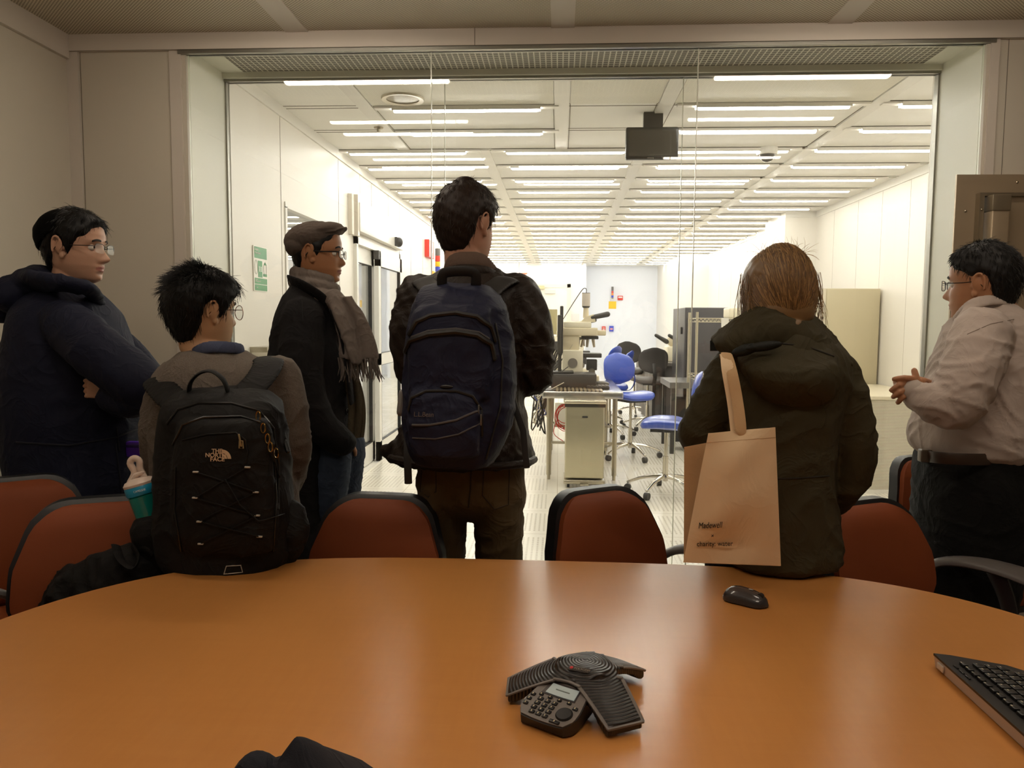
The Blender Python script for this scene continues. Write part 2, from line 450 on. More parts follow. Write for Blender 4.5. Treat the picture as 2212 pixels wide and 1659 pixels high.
# left wall of the clean room with window and sliding door openings
WY0, WY1, WZ0, WZ1 = 4.93, 6.05, .95, 2.07
DY0, DY1, DZ = 6.55, 8.35, 2.06
for a in (((G2, 0), (WY0, ZC)), ((WY0, WZ1), (WY1, ZC)), ((WY0, 0), (WY1, WZ0)), ((WY1, 0), (DY0, ZC)), ((DY0, DZ), (DY1, ZC)), ((DY1, 0), (18.4, ZC))):
    wl.b2((LX-.08, a[0][0], a[0][1]), (LX, a[1][0], a[1][1]))
wl.obj('wall_left', labw, kind='structure', smooth=False)
b = B()
for y in (4.84, 6.12, 6.78, 8.45, 9.1, 9.9, 11.1, 12.3, 13.5): 
    z0 = 0 if y not in (6.78,) else 2.45
    b.b2((LX, y-.0015, z0), (LX+.0015, y+.0015, ZC-.07))
for y in (7.2, 7.9): b.b2((LX, y-.0015, 2.4), (LX+.0015, y+.0015, ZC-.07))
trim(b, seam)
trim(B().b2((LX, G2, ZC-.07), (LX+.012, 18.4, ZC)), white)
# corridor seen through the left openings
B().b2((-3.9, 4.2, 0), (-3.8, 19, ZC)).obj('wall_corridor', mat('corridor_wall', (214, 218, 226), .35), kind='structure')
B().b2((-3.9, 4.15, ZC), (-1.9, 19, ZC+.05)).obj('ceiling', ceilw, kind='structure')
B().b2((-3.9, 4.1, 0), (-1.8, 4.2, ZC)).obj('wall_corridor', labw, kind='structure')
B().b2((-3.9, 12.4, 0), (-1.8, 12.5, ZC)).obj('wall_corridor', labw, kind='structure')
pc = None
for k, y in enumerate(CY[:12]):
    o = dup(p1, (-2.75, y, ZC-.006), label='strip lamp in the corridor beyond the left openings', group='corridor strip lamps')
# window
fr = B().b2((LX-.085, WY0-.03, WZ0-.03), (LX+.006, WY1+.03, WZ0+.006)).b2((LX-.085, WY0-.03, WZ1-.006), (LX+.006, WY1+.03, WZ1+.03)).b2((LX-.085, WY0-.03, WZ0), (LX+.006, WY0+.006, WZ1)).b2((LX-.085, WY1-.006, WZ0), (LX+.006, WY1+.03, WZ1)).obj('window_3', white, kind='structure', smooth=False)
glass2 = glassmat('wall_glass', (.93, .95, .97), 2.2)
B().b2((LX-.045, WY0, WZ0), (LX-.035, WY1, WZ1)).obj('glass_panel', glass2, fr, smooth=False)
# sliding door
dr = B().b2((LX-.07, DY0, 0), (LX+.03, DY0+.05, DZ)).b2((LX-.07, DY1-.05, 0), (LX+.03, DY1, DZ)).b2((LX-.07, DY0, DZ-.06), (LX+.03, DY1, DZ)).b2((LX-.06, DY0, 0), (LX+.05, DY1, .012)).obj('door_1', white, kind='structure', smooth=False)
op = B().rbox((LX+.034, (DY0+DY1)/2-.0, DZ+.16), (.062, DY1-DY0+.02, .24), .004).obj('door_operator', mat('door_header', (242, 238, 230), .3), dr)
B().b2((LX+.001, DY0-.16, DZ+.0), (LX+.035, DY0-.10, DZ+.33)).b2((LX+.001, DY0-.05, DZ), (LX+.055, DY0+.0, DZ+.34)).obj('cover_plate', mat('warm_white_cover', (218, 210, 196), .4), dr, smooth=False)
gasket = mat('black_gasket', (32, 32, 30), .5)
def leaf(y0, y1, x):
    b = B(); t = .02
    for a, c in (((y0, .02), (y0+.09, DZ-.06)), ((y1-.09, .02), (y1, DZ-.06)), ((y0, .02), (y1, .2)), ((y0, DZ-.2), (y1, DZ-.06)), ((y0, .93), (y1, 1.04))):
        b.b2((x-t, a[0], a[1]), (x+t, c[0], c[1]))
    b.k = 1
    for z0, z1 in ((.2, .93), (1.04, DZ-.2)): 
        for a, c in (((y0+.09, z0), (y0+.094, z1)), ((y1-.094, z0), (y1-.09, z1)), ((y0+.09, z0), (y1-.09, z0+.004)), ((y0+.09, z1-.004), (y1-.09, z1))): b.b2((x-t-.001, a[0], a[1]), (x+t+.001, c[0], c[1]))
    o = b.obj('door_panel', [white, gasket], dr, smooth=False)
    B().b2((x-.004, y0+.09, .2), (x+.004, y1-.09, .93)).b2((x-.004, y0+.09, 1.04), (x+.004, y1-.09, DZ-.2)).obj('glass_panel', glass2, o, smooth=False)
leaf(DY0+.04, 7.32, LX-.03); leaf(7.24, DY1-.04, LX+.035)
B().b2((LX+.014, 7.20, DZ-.14), (LX+.066, 7.24, DZ-.06)).obj('end_bracket', mat('dark_bracket', (70, 68, 66), .5), dr, smooth=False)
B().rbox((LX+.012, 8.62, 1.08), (.02, .09, .16), .005).obj('door_pull_plate', mat('dark_plate', (60, 58, 54), .5), kind='structure')
# right wall, its jogs, far walls
b = B(); b.b2((RX, G2, 0), (RX+.1, 9.6, ZC)); b.b2((2.68, 9.6, 0), (3.3, 10.5, ZC)); b.b2((2.88, 10.5, 0), (3.3, 15.4, ZC)); b.b2((2.34, 15.4, 0), (3.3, 19, ZC)); b.b2((XR-.0, G2, 0), (RX+.1, G2+.05, ZC))
b.obj('wall_right', labw, kind='structure', smooth=False)
b = B()
for y in (5.3, 5.9, 6.5, 7.1, 7.7, 8.3, 9.0): b.b2((RX-.0015, y-.001, .1), (RX, y+.001, ZC-.07))
for y in (11.2, 12.3, 13.4, 14.4): b.b2((2.8785, y-.001, .1), (2.88, y+.001, ZC-.07))
trim(b, mat('faint_seam', (190, 182, 168), .6))
trim(B().b2((RX-.012, G2+.05, ZC-.07), (RX, 9.6, ZC)).b2((2.868, 10.5, ZC-.07), (2.88, 15.4, ZC)).b2((2.68, 9.588, ZC-.07), (RX, 9.6, ZC)), white)
struct(B().b2((RX-.012, G2+.05, 0), (RX, 9.6, .09)).obj('baseboard_right', white, smooth=False))
B().b2((-1.85, 18.0, 0), (.53, 18.1, ZC)).obj('wall_far', labw, kind='structure')
B().b2((.53, 18.0, 0), (.60, 19.0, ZC)).b2((.53, 19.0, 0), (2.4, 19.1, ZC)).obj('wall_far', labfar, kind='structure', smooth=False)
# double door at the far end
d = B().b2((-1.55, 17.95, 0), (-1.47, 18, 2.2)).b2((.17, 17.95, 0), (.25, 18, 2.2)).b2((-1.55, 17.95, 2.12), (.25, 18, 2.2)).obj('door_2', mat('door_frame_paint', (226, 220, 204), .4), kind='structure', smooth=False)
for x0, x1 in ((-1.47, -.655), (-.645, .17)):
    lf = B().b2((x0, 17.965, .01), (x1, 17.99, 2.12)).obj('door_panel', mat('door_paint', (240, 234, 220), .35), d, smooth=False)
    B().b2((x0+.3 if x0 < -1 else x1-.6, 17.955, .98), (x0+.6 if x0 < -1 else x1-.22, 17.966, 1.62)).obj('vision_panel', mat('vision_panel_glass', (150, 140, 104), .15), lf, smooth=False)
    B().b2(((x0+x1)/2-.1, 17.90, 1.98), ((x0+x1)/2+.14, 17.96, 2.06)).obj('door_closer', mat('closer_grey', (208, 206, 200), .4), lf, smooth=False)
B().b2((-.95, 17.9, 2.08), (-.35, 17.96, 2.16)).obj('latch_bar', mat('closer_brass', (190, 180, 140), .3, .8), d, smooth=False)

# ---- wall and ceiling fittings
def ceiling_camera():
    c = P(1658, 322, 6.15); t = thing('dome_camera', 'white dome security camera hanging from the clean room ceiling', 'security camera', (c.x, c.y, ZC))
    B().lathe([(.0, -.05), (.075, -.05), (.082, -.04), (.08, 0)], 24).obj('housing', white, t)
    B().lathe([(.0, -.105), (.03, -.098), (.052, -.075), (.058, -.05)], 24).obj('dome', mat('smoked_dome', (92, 88, 84), .12), t)
ceiling_camera()
def dlight():
    t = thing('recessed_downlight', 'round recessed downlight with metal rim in the clean room ceiling', 'downlight', (-1.0+.0, 4.52, ZC-.004))
    c = PZ(870, 211, ZC); t.location = (c.x, c.y, ZC-.004)
    B().lathe([(.098, .0), (.098, -.008), (.125, -.012), (.128, 0)], 40).obj('rim', mat('downlight_rim', (205, 196, 176), .35, .4), t)
    B().lathe([(0, -.004), (.06, -.004), (.099, -.003)], 32).obj('lens', mat('downlight_lens', (112, 100, 78), .3, .2, var=.5, vs=18, c2=(168, 158, 136)), t)
dlight()
def monitor_ceiling():
    a, b_ = P(1352, 276, 5.1), P(1464, 345, 5.1)
    t = thing('hanging_monitor', 'dark flat screen hanging from the clean room ceiling', 'monitor', ((a.x+b_.x)/2, 5.1, b_.z))
    w_, h_ = b_.x-a.x, a.z-b_.z
    B().rbox((0, 0, h_/2), (w_, .05, h_), .012).obj('bezel', mat('monitor_bezel', (58, 56, 52), .35), t)
    B().b2((-w_/2+.018, -.027, .02), (w_/2-.018, -.0255, h_-.02)).obj('screen', mat('monitor_screen', (84, 80, 74), .12), t, smooth=False)
    B().b2((-.055, -.02, h_-.02), (.065, .03, ZC-b_.z)).obj('mount', mat('monitor_mount', (66, 62, 58), .5), t, smooth=False)
    text('samsung', .012, mat('pale_print', (200, 198, 190), .5), t, (-.03, -.0285, .004), (PI/2, 0, 0))
monitor_ceiling()
def exit_sign():
    Y = 17.7; a, b_ = P(1107, 587, Y), P(1136, 604, Y)
    t = thing('exit_sign', 'white exit sign with red letters hanging before the far doors', 'exit sign', ((a.x+b_.x)/2, Y, b_.z))
    w_, h_ = b_.x-a.x, a.z-b_.z
    B().rbox((0, 0, h_/2), (w_, .05, h_), .01).obj('housing', mat('exit_housing', (250, 238, 228), .4, emit=(1, .9, .85), es=.35), t)
    text('EXIT', h_*.98, mat('exit_red', (240, 96, 66), .5, emit=(1, .22, .1), es=.9), t, (-w_*.36, -.027, h_*.14), (PI/2, 0, 0), sx=.82, bold=.006)
    B().cyl((0, 0, h_), (0, 0, ZC-b_.z), .02).obj('hanger', white, t)
exit_sign()
def wallbox(name, label, cat, x0, y0, x1, y1, Y, m, th=.03):
    a, b_ = P(x0, y0, Y), P(x1, y1, Y)
    return B().rbox(((a.x+b_.x)/2, Y-th/2, (a.z+b_.z)/2), (b_.x-a.x, th, a.z-b_.z), .004).obj(name, m, label=label, cat=cat), a, b_
red = mat('signal_red', (214, 58, 44), .4); blue = mat('signal_blue', (56, 74, 196), .4); yel = mat('signal_yellow', (250, 200, 40), .5); grey = mat('mid_grey', (110, 108, 106), .5)
o, a, b_ = wallbox('safety_sign', 'yellow square sign on the far pale blue wall', 'sign', 1315, 651, 1331, 667, 19, yel, .01)
o, a, b_ = wallbox('fire_alarm', 'red and white fire alarm on the far wall beside the signal tower', 'fire alarm', 1334, 639, 1345, 648.5, 19, red, .06)
B().b2((a.x+.015, 18.935, (a.z+b_.z)/2+.0), (b_.x-.015, 18.941, a.z-.02)).obj('strobe', white, o, smooth=False)
o, a, b_ = wallbox('pull_station', 'small red pull station low on the far wall', 'fire alarm', 1300, 705, 1308, 715.5, 19, red, .05)
B().b2((a.x+.02, 18.945, b_.z+.03), (b_.x-.02, 18.951, b_.z+.05)).b2((a.x+.02, 18.945, b_.z+.07), (b_.x-.02, 18.951, b_.z+.085)).obj('label_plate', white, o, smooth=False)
o, a, b_ = wallbox('phone_box', 'small blue and white emergency call box on the far wall', 'call box', 1316, 704, 1325, 716, 19, blue, .05)
B().b2((a.x+.02, 18.945, b_.z+.04), (b_.x-.02, 18.951, b_.z+.08)).obj('button_plate', mat('callbox_plate', (236, 160, 160), .4), o, smooth=False)
o, a, b_ = wallbox('wall_notice', 'pale grey notice on the wall beside the far doors', 'notice', 1235, 678, 1251, 694, 18, mat('notice_grey', (214, 208, 204), .5), .01)
def tower():
    Y = 18.9; a, b_ = P(1320, 619, Y), P(1326, 645, Y); h_ = a.z-b_.z; cx = (a.x+b_.x)/2
    t = thing('signal_tower', 'stacked signal light with red, orange and blue rings on the far wall', 'signal light', (cx, Y, b_.z))
    zs = [0, .1, .28, .46, .64, 1.0]; ms = [(grey, 'base'), (blue, 'light_ring'), (mat('signal_orange', (250, 150, 40), .4), 'light_ring'), (red, 'light_ring'), (grey, 'cap')]
    for i, (m, nme) in enumerate(ms): B().cyl((0, 0, h_*zs[i]), (0, 0, h_*zs[i+1]-.004), .026, n=14).obj(nme, m, t)
    B().b2((-.05, .0, -.02), (.05, .1, h_*.1)).obj('bracket', white, t, smooth=False)
tower()
def tower2():
    Y = 10.75; c = P(929, 560, Y)
    t = thing('signal_tower', 'stacked signal light with blue ring on the left clean room wall', 'signal light', (LX+.06, Y, c.z-.15))
    for z0, z1, m, nme in ((.2, .3, grey, 'cap'), (.12, .2, red, 'light_ring'), (.05, .12, yel, 'light_ring'), (-.02, .05, blue, 'light_ring')): B().cyl((0, 0, z0), (0, 0, z1-.004), .035, n=14).obj(nme, m, t)
    t2 = B().b2((LX, 10.05, c.z-.02), (LX+.06, 10.45, c.z+.2)).obj('fire_extinguisher_sign', red, smooth=False, label='red fire extinguisher sign sticking out from the left clean room wall', cat='sign')
    B().b2((LX+.05, 10.2, c.z+.05), (LX+.065, 10.3, c.z+.17)).obj('pictogram', white, t2, smooth=False)
    B().b2((LX, 10.6, c.z-.33), (LX+.02, 10.8, c.z-.17)).obj('safety_sign', yel, smooth=False, label='yellow sign under the signal light on the left clean room wall', cat='sign')
tower2()
def sign_es():
    # wall plane x = LX ; the sign lies between depths 4.47 and 4.72
    def onw(px, py):
        v = Rv*((px-1106)/F)-Uv*((py-829.5)/F)+Fw; t = LX/v.x; return Vector((LX, v.y*t, HC+v.z*t))
    a, b_ = onw(545, 529), onw(577, 631); ya, yb = a.y, b_.y; zt, zb = a.z, b_.z+.0
    t = thing('emergency_shower_sign', 'white and green emergency shower and eyewash sign on the clean room wall', 'sign', (LX+.001, ya, zb))
    W = yb-ya; H = zt-zb; grn = mat('sign_green', (62, 150, 92), .45)
    def r(u0, u1, v0, v1, m, nme, d=.005): return B().b2((0 if nme == 'plate' else .0045, u0*W, v0*H), (d, u1*W, v1*H)).obj(nme, m, t, smooth=False)
    r(0, 1, 0, 1, mat('sign_white', (250, 246, 238), .4), 'plate', .0045)
    r(.06, .94, .73, .98, grn, 'green_panel', .0055); r(.3, .6, .31, .68, grn, 'green_panel', .0055); r(.06, .94, .16, .29, grn, 'green_panel', .0055); r(.06, .94, .015, .145, grn, 'green_panel', .0055); r(.66, .94, .34, .40, grn, 'green_panel', .0055)
    B().prism([(W*.72, H*.60), (W*.92, H*.60), (W*.82, H*.67)], .0045, .0055, 'x').obj('green_panel', grn, t, smooth=False)
    rm = Matrix(((0, 0, 1), (1, 0, 0), (0, 1, 0)))
    sw = mat('sign_print', (250, 250, 244), .5)
    text('Emergency\nShower/Eyewash', H*.075, sw, t, (.0062, W*.09, H*.90), rotm=rm, sx=.62)
    text('Keep Area Clear\nTest All Emergency Equipment Weekly', H*.035, sw, t, (.0062, W*.09, H*.245), rotm=rm, sx=.55)
    text('eye/face', H*.04, sw, t, (.0062, W*.16, H*.07), rotm=rm, sx=.6)
    for cx, cy, rr in ((.16, .53, .1), (.80, .50, .1)):
        b = B(); b.tube([(.0052, W*(cx+rr*math.cos(q)), H*cy+rr*W*1.9*math.sin(q)) for q in np.linspace(0, 2*PI, 20)], .0012, 4); b.obj('pictogram', mat('sign_outline', (120, 130, 116), .5), t)
    b = B()
    for cx in (.39, .51):
        for i in range(4): b.ell((.006, W*cx, H*(.45+i*.03)), (.001, W*.045, H*.012), 8)
    b.obj('pictogram', sw, t)
sign_es()
def sensor():
    c = P(846, 519, 7.75)
    B().ell((LX+.10, 7.95, c.z), (.042, .045, .05), 16).b2((LX+.064, 7.91, c.z-.04), (LX+.09, 7.99, c.z+.05)).obj('motion_sensor', mat('sensor_black', (52, 50, 50), .35), label='black motion sensor above the sliding glass doors', cat='motion sensor')
sensor()
# stainless ledge below the shower sign
B().b2((LX, G2+.2, 1.17), (LX+.10, 4.84, 1.20)).b2((LX, G2+.2, 1.0), (LX+.012, 4.84, 1.17)).obj('wall_ledge', steel, smooth=False, label='steel ledge on the clean room wall under the green sign', cat='ledge')
# sprinkler heads
def sprink(px, py, lab):
    c = PZ(px, py, ZC)
    B().lathe([(0, -.03), (.012, -.03), (.014, -.012), (.03, -.008), (.034, 0)], 16, (c.x, c.y, ZC-.01)).obj('sprinkler_head', mat('sprinkler_metal', (170, 160, 140), .3, .8), label=lab, cat='sprinkler')
sprink(818, 272, 'small sprinkler head on the ceiling runner left of the downlight'); sprink(1432, 573, 'small sprinkler head over the far clean room aisle')

# ---- stainless pass-through on the meeting-room wall, right of the glass
def passthrough():
    Y = G1; A = P(2065, 378, Y-.002); x0 = A.x; zt = A.z; zb = zt-1.35; x1 = x0+1.5
    t = thing('pass_through_chamber', 'stainless steel pass-through chamber with window on the meeting room wall', 'pass-through', (x0, Y, zb))
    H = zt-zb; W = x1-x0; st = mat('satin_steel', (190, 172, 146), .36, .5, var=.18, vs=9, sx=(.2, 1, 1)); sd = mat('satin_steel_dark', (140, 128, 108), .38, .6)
    # flange ring (open centre)
    b = B()
    b.b2((0, -.012, 0), (.085, -.001, H)).b2((.085, -.012, H-.085), (W, -.001, H)).b2((.085, -.012, 0), (W, -.001, .085))
    fl = b.obj('flange', st, t, smooth=False)
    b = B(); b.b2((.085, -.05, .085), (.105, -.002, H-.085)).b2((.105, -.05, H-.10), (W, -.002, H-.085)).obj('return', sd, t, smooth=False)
    b = B(); b.rbox((.155, -.05, H/2-.0), (.075, .085, H-.2), .006); b.obj('door_stile', st, t)
    b = B(); b.rbox((.155, -.052, H-.135), (.08, .09, .07), .004).obj('hinge', sd, t)
    b = B(); b.b2((.20, -.03, .10), (W, -.003, .42)).b2((.20, -.03, H-.31), (W, -.003, H-.10)).b2((.20, -.03, .42), (.34, -.003, H-.31)).b2((.20, -.04, .10), (.215, -.03, H-.10)).obj('door_leaf', st, t, smooth=False)
    # window of the door
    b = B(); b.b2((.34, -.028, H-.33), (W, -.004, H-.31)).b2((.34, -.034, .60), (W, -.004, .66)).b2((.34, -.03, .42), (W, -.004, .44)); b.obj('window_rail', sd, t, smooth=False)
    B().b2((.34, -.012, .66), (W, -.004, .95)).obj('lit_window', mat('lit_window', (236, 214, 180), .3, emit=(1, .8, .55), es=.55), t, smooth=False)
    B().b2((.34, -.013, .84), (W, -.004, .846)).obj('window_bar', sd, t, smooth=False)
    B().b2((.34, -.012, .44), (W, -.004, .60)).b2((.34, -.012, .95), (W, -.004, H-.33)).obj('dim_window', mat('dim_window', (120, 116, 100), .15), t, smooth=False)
    b = B()
    for z in np.linspace(.12, H-.16, 6): b.ell((.045, -.013, z), (.006, .004, .006), 10); b.ell((.095, -.051, z), (.006, .004, .006), 10)
    for x in (.26, .6, .95): b.ell((x, -.013, H-.035), (.006, .004, .006), 10)
    b.obj('rivet', mat('rivet', (190, 180, 160), .25, 1.), fl)
passthrough()
# ================================================================ conference table and what lies on it
TZ = .73
def table():
    def se(a, b, n=120, e=3.5, cx=-.03, cy=.70):
        pts = []
        for i in range(n):
            t = i/n*2*PI; c, s = math.cos(t), math.sin(t)
            pts.append((cx+a*math.copysign(abs(c)**(2/e), c), cy+b*math.copysign(abs(s)**(2/e), s)))
        return pts
    m, nt, b = nm('maple_veneer')
    g1 = noisetex(nt, 5, 6, (1.2, 9, 1), .6); g2 = noisetex(nt, 90, 2, (1.0, .12, 1), .5); g3 = noisetex(nt, 1.6, 3)
    c1 = mixcol(nt, g1, lin((214, 148, 80)), lin((202, 132, 64))); c2 = mixcol(nt, (E(nt, g2)*.35).k, c1, lin((178, 108, 50)))
    c3 = mixcol(nt, (E(nt, g3)*.5).k, c2, lin((220, 158, 90)))
    nt.links.new(c3, b.inputs['Base Color']); b.inputs['Roughness'].default_value = .30; b.inputs['Specular IOR Level'].default_value = .55
    bp = nt.nodes.new('ShaderNodeBump'); bp.inputs['Strength'].default_value = .08; bp.inputs['Distance'].default_value = .001
    nt.links.new(g2, bp.inputs['Height']); nt.links.new(bp.outputs[0], b.inputs['Normal'])
    t = thing('conference_table', 'large rounded maple conference table across the front of the room', 'table', (-.03, .7, 0))
    rg = []
    for d, z in ((.03, TZ-.045), (.008, TZ-.035), (0, TZ-.012), (.002, TZ-.004), (.008, TZ)): rg.append([(x, y, z) for x, y in se(1.205-d, 1.315-d)])
    B().loft(rg).obj('table_top', m, t, world=True)
    dk = mat('table_base_black', (30, 28, 27), .5)
    B().loft([[(x*.4-.02, .7+(y-.7)*.55, z) for x, y in se(1.2, 1.3)] for z in (0.0, TZ-.045)]).obj('pedestal', dk, t, world=True)
table()
def phone():
    C = Vector((.050, 1.262, TZ)); t = thing('conference_phone', 'black and grey three-legged conference phone on the table', 'phone', C)
    blk, nt, b_ = nm('phone_grille'); x, y, z = objxyz(nt)
    rr = (x*x+y*y).op('SQRT'); w_ = (rr*(2*PI/.0052)).op('SINE')
    b_.inputs['Base Color'].default_value = (*lin((40, 34, 31)), 1); b_.inputs['Roughness'].default_value = .38
    nt.links.new(mixcol(nt, w_.gt(.2), lin((50, 43, 39)), lin((14, 12, 11))), b_.inputs['Base Color'])
    bp = nt.nodes.new('ShaderNodeBump'); bp.inputs['Strength'].default_value = .6; bp.inputs['Distance'].default_value = .001
    nt.links.new(w_.k, bp.inputs['Height']); nt.links.new(bp.outputs[0], b_.inputs['Normal'])
    gr = mat('phone_grey', (112, 104, 98), .42); dk = mat('phone_dark', (38, 33, 31), .45)
    angs = [math.radians(a) for a in (181, 297, 49)]
    def leg(b, a, L, w0, w1, dz, top=True):
        d = Vector((math.cos(a), math.sin(a), 0)); p = Vector((-d.y, d.x, 0)); rings = []
        for i in range(13):
            s_ = i/12; r = -.02+s_*(L+.02); zt = .066-.046*(max(r, 0)/L)**1.35; w_ = (w0*(1-s_)+w1*s_)/2; zb = .004 if s_ > .5 else .012
            rings.append([d*r+p*(w_*k)+Vector((0, 0, (zt+dz)*(1 if abs(k) < .9 else .93) if up else (zt-.016 if s_ < .75 else max(.004, (zt-.016)*(1-s_)*4+.004*0))))
                          for k, up in ((-1, 1), (-.6, 1), (0, 1), (.6, 1), (1, 1), (1.04, 0), (0, 0), (-1.04, 0))])
        b.loft(rings)
    b = B()
    for a in angs: leg(b, a, .128, .094, .060, 0)
    b.lathe([(0, .02), (.045, .022), (.056, .045), (.050, .055), (.035, .0625), (.018, .066), (0, .067)], 28)
    fuse(b, 'shell', blk, .0022, t, smooth=9, world=False)
    b = B()
    for a in angs: 
        for sgn in (-1, 1):
            d = Vector((math.cos(a), math.sin(a), 0)); p = Vector((-d.y, d.x, 0))
            pts = [d*r+p*sgn*((.094+(.060-.094)*(r+.02)/.148)/2+.0005)+Vector((0, 0, .0625-.046*(r/.128)**1.35)) for r in np.linspace(.052, .128, 9)]
            b.tube(pts, [(.0022, .0035)]*9, 6, up=(0, 0, 1))
        b.tube([d*.129-p*.030+Vector((0, 0, .016)), d*.129+p*.030+Vector((0, 0, .016))], .0028, 6)
    for k in range(3):
        a0, a1 = angs[k], angs[(k+1) % 3]+(2*PI if k == 2 else 0); mid = (a0+a1)/2
        d0, d1, dm = [Vector((math.cos(q), math.sin(q), 0)) for q in (a0, a1, mid)]
        q0 = d0*.052+Vector((-d0.y, d0.x, 0))*.039; q1 = d1*.052-Vector((-d1.y, d1.x, 0))*.039
        b.tube([q0+Vector((0, 0, .0505)), dm*.0545+Vector((0, 0, .0495)), q1+Vector((0, 0, .0505))], [(.0022, .0035)]*3, 6, up=(0, 0, 1), smooth=4)
    b.obj('trim_line', gr, t)
    # keypad wedge between the left and the near leg
    a = math.radians(238); d = Vector((math.cos(a), math.sin(a), 0)); p = Vector((-d.y, d.x, 0))   # p points to image right
    def kp(u, v, dz=0):      # u across -1..1 , v 0 (hub) .. 1 (near edge)
        wv = .040+.010*min(1, v*1.6)-.012*max(0, v-.82)/.18; r = .042+v*.092
        return d*(r+.004*(1-u*u))+p*(u*wv)+Vector((0, 0, .046-.029*v+dz))
    kpn = kp(0, .6)-kp(0, .5); nrm = p.cross(kpn).normalized(); nrm = nrm if nrm.z > 0 else -nrm
    rings = []
    for v in np.linspace(0, 1, 9):
        rings.append([kp(u, v) for u in np.linspace(-1, 1, 9)]+[Vector((q.x, q.y, .003)) for q in (kp(.96, v*.97), kp(-.96, v*.97))])
    b = B().loft(rings); pad = b.obj('keypad', dk, t)
    b = B().grid(lambda u, v: kp((v*2-1)*.97, .01+u*.97, .0012), 14, 10, .002); b.obj('face_plate', gr, pad)
    b = B().grid(lambda u, v: kp((v*2-1)*.66, .15+u*.30, .0026), 8, 8, .0012); b.obj('display_bezel', mat('phone_display_bezel', (54, 44, 42), .35), pad)
    b = B().grid(lambda u, v: kp((v*2-1)*.56+.05, .20+u*.23, .0040), 6, 6, .0010); b.obj('display', mat('phone_display', (170, 180, 176), .3, emit=(.6, .68, .66), es=.10), pad)
    b = B().grid(lambda u, v: kp((v*2-1)*.28+.05, .30+u*.02, .0048), 6, 3, .0004); b.obj('display_text', mat('phone_display_text', (110, 118, 112), .4), pad)
    R_ = Matrix((p, -(kpn.normalized()), nrm)).transposed()
    kb = B(); pr = B()
    def key(u, v, w_, h_):
        c = kp(u, v, .002); kb.m = Matrix.Translation(c) @ R_.to_4x4(); kb.rbox((0, 0, .001), (w_, h_, .0035), .0015, 2); kb.m = None
        pr.m = Matrix.Translation(c) @ R_.to_4x4(); pr.b2((-.0010, -.0014, .0030), (.0008, .0014, .0032)); pr.m = None
    for i in range(4): key(-.58+i*.36, .49, .008, .005)
    for rw in range(4):
        for cl in range(3): key(-.48+cl*.27, .58+rw*.1, .0100, .0068)
    for i in range(3): key(-.84, .55+i*.11, .009, .006)
    key(.78, .57, .009, .006); key(.52, .93, .018, .006)
    kb.m = Matrix.Translation(kp(.56, .73, .002)) @ R_.to_4x4(); kb.lathe([(0, .0032), (.012, .0030), (.0138, .001), (.0138, -.001)], 20); kb.m = None
    kb.obj('keys', mat('phone_key', (22, 19, 19), .35), pad); pr.obj('key_print', mat('phone_print', (206, 190, 150), .5), pad, smooth=False)
    # badge
    a = math.radians(250); d = Vector((math.cos(a), math.sin(a), 0)); p = Vector((-d.y, d.x, 0)); bc = d*.034+Vector((0, 0, .0642))
    R2 = Matrix((p, -d, Vector((0, 0, 1)))).transposed().to_4x4() @ Euler((.25, 0, 0)).to_matrix().to_4x4()
    b = B(); b.m = Matrix.Translation(bc) @ R2; b.rbox((0, 0, 0), (.036, .012, .0015), .0006); bd = b.obj('badge', mat('phone_badge', (50, 44, 40), .3), t)
    tm = (Matrix.Translation(bc) @ R2)
    text('POLYCOM', .0068, mat('badge_print', (150, 140, 128), .5), bd, tm @ Vector((-.008, -.0025, .001)), rotm=tm.to_3x3(), sx=.85, th=.0002)
    b = B(); b.m = tm; b.ell((-.0125, 0, .001), (.003, .0036, .0006), 10); b.obj('badge_mark', mat('badge_red', (190, 30, 28), .4), bd)
phone()
def mouse():
    c = PZ(1610, 1302, TZ); t = thing('computer_mouse', 'small dark wireless mouse on the table near the far edge', 'computer mouse', (c.x, c.y, TZ), rz=math.radians(52))
    t.rotation_euler.z = math.radians(-125)
    def sec(hh, k):
        rings = []
        for i in range(13):
            v = -1+2*i/12; y = .052*v; w_ = .029*math.sqrt(max(0.02, 1-abs(v)**3.2))*(1-.08*math.cos(v*3)); h_ = hh*math.sqrt(max(.02, 1-abs(v)**2.6))*(1+.15*(-v))
            rings.append([(w_*k*math.cos(a), y*(1 if k == 1 else .985), .003+h_*max(0, math.sin(a))**.8) for a in np.linspace(0, PI, 13)])
        return rings
    B().loft(sec(.030, 1)).obj('base', mat('mouse_dark', (46, 42, 42), .35), t)
    b = B().loft([[(x*1.0, y*.97, z+.0012) for x, y, z in r[2:-2]] for r in sec(.030, 1)[2:]], cap=True); b.obj('top_shell', mat('mouse_top', (60, 56, 56), .22, coat=.5), t)
    B().cyl((-.004, .034, .022), (.004, .034, .022), .008, n=16).obj('scroll_wheel', mat('mouse_wheel', (25, 24, 24), .5), t)
    b = B().ell((0, .012, .0335), (.004, .006, .0012), 10).obj('logo_mark', mat('mouse_logo', (140, 136, 130), .4), t)
mouse()
